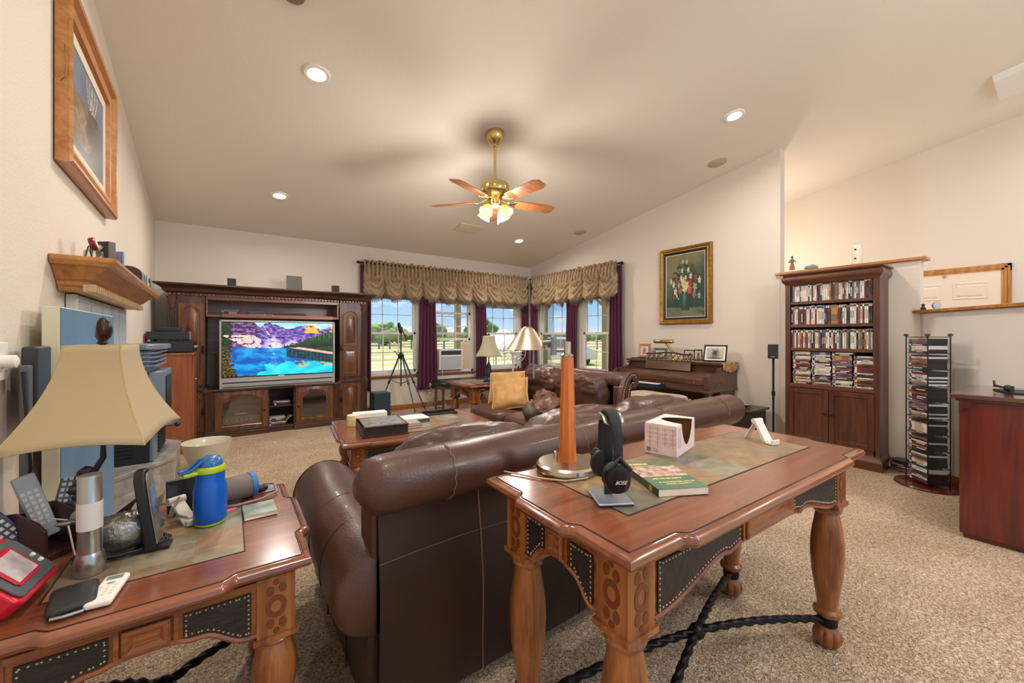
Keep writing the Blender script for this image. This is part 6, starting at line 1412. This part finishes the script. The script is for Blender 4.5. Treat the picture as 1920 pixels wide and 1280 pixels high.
CR = mat('cradle_beige', '#d8d0c2', .45); part('plate', MB().at((0, 0, .03), 0, rx=R(35)).box(-.02, .02, -.055, .055, -.004, .004), CR, t, bevel=.003); part('hinge', MB().lathe([(.001, -.024), (.012, -.024), (.012, .024), (.001, .024)], 16, (0, .042, .062), 'x'), CR, t, smooth=40); part('lip', MB().box(-.02, .02, -.065, -.045, 0, .018), CR, t, bevel=.004); part('leg', MB().tube([(0, .045, .06), (-.0, .075, .005)], .007, 8), CR, t)
t = thing('power_adapter', 'small cream power adapter block behind the water bottle', 'adapter', (-.092, 1.685, ZT), R(20)); part('block', MB().box(-.025, .025, -.018, .018, 0, .022), CR, t, bevel=.003); part('cord', MB().tube([(-.02, 0, .015), (-.045, .01, .03), (-.05, .03, .05), (-.03, .05, .075)], .004, 8), mat('cord_grey', '#8c827d', .5), t)
t = thing('pressure_monitor', 'black tilted screen of a blood pressure monitor behind the water bottle', 'monitor', (-.118, 1.80, ZT), R(12)); part('display', MB().at((0, 0, .055), 0, rx=R(-18)).box(-.06, .055, -.008, .008, -.052, .058), mat('glossy_dark', '#2b2724', .15), t, bevel=.004); part('base', MB().box(-.05, .05, -.02, .05, 0, .02), BLACK, t, bevel=.004)
t = thing('pressure_cuff', 'grey-brown rolled blood pressure cuff with blue stripe right of the water bottle', 'cuff', (.02, 1.80, ZT), R(18))
mb = MB(); mb.lathe([(.043, -.06), (.046, -.055), (.046, .055), (.043, .06), (.038, .055), (.038, -.055)], 30, (0, 0, .046), 'x', flute=lambda a, z: 1+.05*math.cos(2*a)); part('cuff', mb, mat('cuff_grey', '#6d645d', .6, bump=.3, bscale=200), t, smooth=50)
part('blue_stripe', MB().lathe([(.0475, .040), (.0480, .041), (.0480, .056), (.0475, .057)], 30, (0, 0, .046), 'x', flute=lambda a, z: 1+.05*math.cos(2*a)), mat('stripe_blue', '#2f74b0', .5), t, smooth=50)
part('hose', MB().tube([(.04, 0, .012), (.10, .02, .03), (.13, .0, .025), (.12, -.05, .008), (.06, -.075, .006), (-.02, -.07, .006), (-.07, -.05, .01)], .0045, 8), mat('cord_grey', '#8c827d', .5), t, smooth=180); part('bulb', MB().ball((.085, .0, .018), (.024, .015, .015), 14, 10), BLACK, t, smooth=180)
def booklet(label, loc, rz, w, d, h, col, nm='booklet'):
    t = thing(nm, label, 'booklet', loc, rz, 'booklets on the left end table'); part('pages', MB().box(-w/2+.001, w/2-.001, -d/2+.001, d/2-.001, .001, h-.0012), PAPER, t); part('cover', MB().box(-w/2, w/2, -d/2, d/2, h-.0012, h), mat('cover_'+col, '#'+col, .35, col2='4d5a50', vscale=14), t); part('back_cover', MB().box(-w/2, w/2, -d/2, d/2, 0, .001), PAPER, t)
booklet('thin booklet with a grey-green cover near the right corner of the left end table', (.085, 1.640, ZT), R(2), .095, .115, .012, '9fae9c')
booklet('second grey booklet lying behind the blood pressure cuff', (.09, 1.865, ZT), R(8), .11, .08, .01, '8d9688')
solo('sticky_note', MB().box(-.022, .022, -.018, .018, 0, .001).box(-.022, .022, .010, .018, .001, .0018), mat('note_pink', '#f06d86', .7), 'pink sticky note on the end table between the bottle and the booklet', 'note', loc=(-.004, 1.72, ZT), rz=R(25))

# ================================================================== THINGS ON THE SOFA TABLE (top at z = .791)
Z2 = .7918
RV = Vector((.814, -.581, 0)); FV = Vector((.581, .814, 0))
t = thing('swing_arm_lamp', 'orange wooden column lamp with metal cone shade on a swing arm, on the sofa table', 'lamp', (.915, .965, Z2), R(-35.5))
part('base', MB().lathe([(.001, .030), (.095, .028), (.103, .022), (.105, .010), (.100, .0), (.001, 0)], 48), NICKEL, t, smooth=30)
part('knob', MB().lathe([(.008, .028), (.008, .048), (.006, .052), (.001, .053)], 16, (-.035, .03, 0)), NICKEL, t, smooth=40)
OW = mat('orange_wood', '#d0701f', .3, var=.12, vscale=9, stretch=(12, 12, 1), coat=.4)
mb = MB(); mb.lathe([(.030, .028), (.0205, .365), (.019, .378)], 8); part('column', mb, OW, t, smooth=25)
part('cap', MB().lathe([(.0205, .375), (.0215, .38), (.012, .386), (.012, .425), (.001, .427)], 20), NICKEL, t, smooth=40)
part('lower_arm', MB().tube([(0, 0, .395), (-.045, .01, .395)], .006, 8).lathe([(.010, .38), (.010, .44), (.001, .442)], 16, (-.045, .01, 0)), GREYM, t, smooth=50)
part('upper_arm', MB().tube([(-.045, .01, .425), (-.115, .02, .418)], .0075, 10).ball((-.115, .02, .416), .011, 12, 8), GREYM, t, smooth=60)
CONE = mat('cone_metal', '#b5a48f', .38, 1)
part('cone_shade', MB().lathe([(.010, .475), (.020, .470), (.030, .458), (.070, .400), (.073, .398), (.069, .399), (.028, .455), (.008, .470)], 40, (-.132, .03, 0)), CONE, t, smooth=40, label='brushed metal cone shade')
part('pull_rod', MB().tube([(-.112, .02, .415), (-.112, .02, .30)], .0035, 8), GREYM, t); part('knob', MB().ball((-.17, .02, .398), (.008, .008, .006), 10, 6), BLACK, t)
part('cord', MB().tube([(.05, -.095, .006), (-.02, -.118, .004), (-.10, -.09, .003), (-.15, -.06, .003), (-.21, -.03, .003)], .0028, 6), mat('cord_clear', '#c9b48f', .4), t, smooth=180)

t = thing('headphones', 'black over-ear headphones hanging on the aluminium stand', 'headphones', (.845, .725, Z2), R(-30))
mb = MB(); P = []
for k in range(25):
    a = PI*k/24; P.append((0, -math.cos(a)*.062, .165+.073*math.sin(a)**.8 if 0 < k < 24 else .165))
P = [(0, -.066, .10)]+P+[(0, .066, .10)]
L = []
for i, p in enumerate(P):
    q0 = Vector(P[max(0, i-1)]); q1 = Vector(P[min(len(P)-1, i+1)]); T_ = (q1-q0).normalized(); N_ = Vector((1, 0, 0)); B_ = T_.cross(N_)
    wd = .014 if 5 < i < 21 else .012; th = .006 if 5 < i < 21 else .004
    L.append([tuple(Vector(p)+N_*x*wd+B_*y*th) for x, y in ((-1, -.6), (-.8, -1), (.8, -1), (1, -.6), (1, .6), (.8, 1), (-.8, 1), (-1, .6))])
part('headband', MB().loops(L), mat('headband_grey', '#2c3032', .7, spec=.3), t, smooth=50)
for s in (-1, 1):
    mb = MB().at((0, s*.066, .080), 0, rx=R(-s*6)); mb.ball((0, 0, 0), (.033, .014, .042), 28, 16, 1, .7); c_ = part('ear_cup', mb, mat('cup_black', '#101113', .3), t, smooth=180)
    mb = MB().at((0, s*.050, .081), 0, rx=R(-s*6)); mb.lathe([(.022, -.012), (.036, -.01), (.040, 0), (.036, .008), (.022, .01)], 28, (0, 0, 0), 'y'); part('ear_pad', mb, mat('pad_black', '#1b1c1e', .55), c_, smooth=60)
    mb = MB(); mb.tube([(-.03, s*.070, .10), (-.015, s*.078, .115), (.0, s*.074, .135), (.015, s*.078, .115), (.03, s*.070, .10)], .006, 8); part('yoke', mb, BLACK, c_, smooth=60)
text('BOSE', .0125, mat('logo_silver', '#d8d8d8', .3), t, (0, -.0815, .072), (R(84), 0, 0), 'logo', shear=.5)
t = thing('headphone_stand', 'aluminium headphone stand with black column on the sofa table', 'stand', (.845, .725, Z2), R(-30))
part('base_plate', MB().box(-.048, .048, -.055, .055, .002, .009), mat('pale_aluminium', '#b3bccb', .25, .6), t, bevel=.006, seg=3); part('rubber_foot', MB().box(-.046, .046, -.053, .053, 0, .003), BLACK, t); part('column', MB().box(-.012, .012, .006, .016, .008, .20), BLACK, t, bevel=.002)
part('cradle', MB().grid(lambda u, v: ((v-.5)*.055, (u-.5)*.07+.0,   .222-.08*(u-.5)**2+.012*abs(v-.5)*2), 12, 6), SILVER, t, smooth=60, solid=.003)

t = thing('tissue_box', 'white and pink patterned tissue box, open and empty, on the sofa table', 'tissue box', (1.325, .825, Z2), R(14))
TB = mat('tissue_print', '#e9d6d4', .6, var=.1, vscale=30); TI = mat('cardboard_inside', '#8d6b40', .85)
a_, b_, c_ = .215, .118, .113
mb = MB(); mb.mi = 0
mb.mesh([(0, 0, 0), (0, b_, 0), (0, b_, c_), (0, 0, c_)], [(0, 3, 2, 1)]); mb.mesh([(a_, 0, 0), (a_, b_, 0), (a_, b_, c_), (a_, 0, c_)], [(0, 1, 2, 3)]); mb.mesh([(0, b_, 0), (a_, b_, 0), (a_, b_, c_), (0, b_, c_)], [(0, 3, 2, 1)]); mb.mesh([(0, 0, 0), (a_, 0, 0), (a_, b_, 0), (0, b_, 0)], [(0, 3, 2, 1)])
n = 16; fr_ = [(.055+.13*k/n, c_-.088*math.sin(PI*k/n)**.6) for k in range(n+1)]
o = [(0, 0), (a_, 0), (a_, c_)]+fr_[::-1]+[(0, c_)]
mb.mesh([(x, 0, z) for x, z in o], [tuple(range(len(o)))])
m2 = [(.055+.13*k/n, .085*math.sin(PI*(.25+.75*k/n))**.0*(1-abs(2*k/n-1)**3)) for k in range(n+1)]
tp = [(0, 0), (.055, 0)]+[(x, max(.0005, .098*(1-abs(2*k/n-1)**2.2)**.8)) for k, (x, q) in enumerate(m2)][1:-1]+[(.185, 0), (a_, 0), (a_, b_), (0, b_)]
mb.mesh([(x, y, c_) for x, y in tp], [tuple(range(len(tp)))])
bx_ = part('carton', mb, TB, t, solid=.0012)
part('carton_inside', MB().mesh([(.002, .003, .002), (a_-.002, .003, .002), (a_-.002, b_-.002, .002), (.002, b_-.002, .002), (.002, b_-.002, c_-.002), (a_-.002, b_-.002, c_-.002), (.002, .003, c_*.2), (.002, .003, c_-.002), (a_-.002, .003, c_-.002)], [(0, 1, 2, 3), (3, 2, 5, 4), (0, 3, 4, 7), (1, 8, 5, 2)]), TI, t)
PT = mat('print_rose', '#c9aaa9', .6); mb = MB()
for i in range(4):
    y = .014+i*.028; mb.box(-.0016, -.0008, y-.0012, y+.0012, .03, .105)
    for j in range(4): z = .045+j*.017; mb.box(-.0016, -.0008, y-.009, y+.009, z-.0009, z+.0009); mb.box(-.0016, -.0008, y-.009, y-.0075, z, z+.006); mb.box(-.0016, -.0008, y+.0075, y+.009, z, z+.006)
for i in range(3): x = .013+i*.014; mb.box(x-.001, x+.001, -.0016, -.0008, .03, .10)
part('branch_print', mb, PT, t)
part('round_seal', MB().lathe([(.001, -.0018), (.0085, -.0018), (.0085, -.0008)], 20, (0, .103, .016), 'x'), mat('seal_grey', '#7f8286', .5), t); part('small_print', MB().box(-.0018, -.0008, .068, .085, .018, .0195).box(-.0018, -.0008, .066, .085, .011, .0125), mat('seal_grey', '#7f8286', .5), t)

t = thing('green_book', 'green paperback with a landscape photo on its cover, on the sofa table', 'book', (.960, .652, Z2), R(-27))
bw, bl, bh = .152, .228, .021; GRN = mat('cover_green', '#55785c', .35, var=.12, vscale=10); DG = mat('spine_green', '#24401f', .35)
part('pages', MB().box(.001, bw-.002, .001, bl-.001, .0008, bh-.0008), mat('page_cream', '#f3e3d2', .8), t)
part('cover', MB().box(0, bw, 0, bl, bh-.001, bh).box(0, bw, 0, bl, 0, .001), GRN, t); part('spine', MB().box(-.0008, .001, 0, bl, 0, bh), DG, t)
part('cover_photo', MB().box(.0, bw-.001, .095, .185, bh, bh+.0003), mat('cover_photo_print', '#e6c9b4', .4, col2='7d5f55', vscale=45, detail=6), t)
YT = mat('title_yellow', '#ecd489', .4)
mb = MB(); random.seed(4)      # the yellow title lines, too small to read
for y_, a0, a1, h_ in ((.075, .025, .115, .0075), (.047, .030, .140, .006), (.033, .045, .125, .006), (.203, .012, .075, .016), (.190, .012, .095, .004)):
    x_ = a0
    while x_ < a1:
        w_ = random.uniform(.003, .0075); mb.box(x_, min(x_+w_, a1), y_, y_+h_*random.uniform(.8, 1), bh, bh+.0003); x_ += w_+(.0012 if random.random() < .75 else .004)
part('title_lettering', mb, YT, t)
part('spine_emblem', MB().box(-.0013, -.0007, .035, .050, .003, bh-.003), mat('emblem', '#d89a3c', .4), t)
t = thing('phone_stand', 'white folding phone stand at the far right of the sofa table', 'phone stand', (1.815, .715, Z2), R(-15)); t.scale = (1.0, .9, .95)
PS = mat('stand_white', '#e4ddd2', .4)
part('plate', MB().at((0, 0, .0), 0, rx=R(-32)).box(-.022, .022, -.007, .007, .006, .105), PS, t, bevel=.003); part('hinge', MB().lathe([(.001, -.024), (.011, -.024), (.011, .024), (.001, .024)], 16, (0, .058, .088), 'x'), PS, t, smooth=40); part('lip', MB().box(-.022, .022, -.030, .002, .0, .008).box(-.022, .022, -.034, -.026, .0, .022), PS, t, bevel=.003); part('leg', MB().at((0, .058, .088), 0, rx=R(32)).box(-.015, .015, -.003, .003, -.103, 0), PS, t, bevel=.002)

# ================================================================== THINGS ON THE COFFEE TABLE (top at z = .482)
Z3 = .4822; CR_ = R(-7)
t = thing('photo_album', 'thick dark album with a worn pale top, biggest thing on the coffee table', 'album', (.985, 3.17, Z3), CR_)
part('cover', MB().box(-.17, .17, -.19, .19, .07, .078).box(-.17, .17, -.19, .19, 0, .008).box(-.17, -.155, -.19, .19, .0, .078), mat('album_leather', '#4c3628', .4, bump=.5, bscale=60), t, bevel=.002); part('pages', MB().box(-.155, .165, -.182, .182, .008, .07), mat('album_pages', '#2e2420', .6), t); part('title_plate', MB().box(-.15, .15, -.17, .17, .078, .0795), mat('album_top', '#9f988c', .3, col2='5b554d', vscale=30, detail=6), t)
t = thing('white_carton', 'low white carton behind the album on the coffee table', 'carton', (1.02, 3.62, Z3), CR_); part('box', MB().box(-.14, .14, -.06, .06, 0, .075), PAPER, t, bevel=.002)
t = thing('paper_roll', 'cream roll of paper standing beside the white carton', 'roll', (.85, 3.50, Z3), 0); part('roll', MB().lathe([(.001, .09), (.02, .09), (.02, .088), (.05, .088), (.052, .08), (.052, .0), (.001, 0)], 28), mat('roll_cream', '#ead9a4', .7), t, smooth=40)
t = thing('white_envelope_box', 'flat white box of envelopes in the middle of the coffee table', 'box', (1.30, 3.34, Z3), R(-2)); part('box', MB().box(-.13, .13, -.09, .09, 0, .045), PAPER, t, bevel=.002); part('dark_side', MB().box(.02, .131, -.091, -.088, .005, .035), mat('box_side', '#57504a', .6), t); part('pen', MB().tube([(-.13, -.05, .05), (-.16, .03, .052)], .004, 6), BLACK, t)
def book(label, loc, rz, w, d, h, col):
    t = thing('book', label, 'book', loc, rz, 'small books on the coffee table'); part('pages', MB().box(-w/2+.002, w/2-.002, -d/2+.002, d/2-.002, .0015, h-.0015), mat('page_tan', '#cdbca2', .8), t); part('cover', MB().box(-w/2, w/2, -d/2, d/2, 0, .0015).box(-w/2, w/2, -d/2, d/2, h-.0015, h).box(-w/2, -w/2+.002, -d/2, d/2, 0, h), mat('bk_'+col, '#'+col, .35), t, bevel=.0006)
book('wide low book at the bottom of the small pile on the coffee table', (1.235, 3.05, Z3), CR_, .21, .14, .026, '8d867c'); book('smaller book in the middle of the small pile on the coffee table', (1.185, 3.07, Z3+.0265), R(2), .13, .16, .02, '4b3b50'); book('topmost grey book of the small pile on the coffee table', (1.18, 3.075, Z3+.047), R(-5), .13, .17, .02, 'a7a294')
t = thing('black_tray', 'long black bar-shaped tray at the back of the coffee table', 'tray', (1.66, 3.53, Z3), R(-4)); part('body', MB().box(-.17, .17, -.045, .045, 0, .012).box(-.17, .17, .035, .045, 0, .035), BLACK, t, bevel=.004)
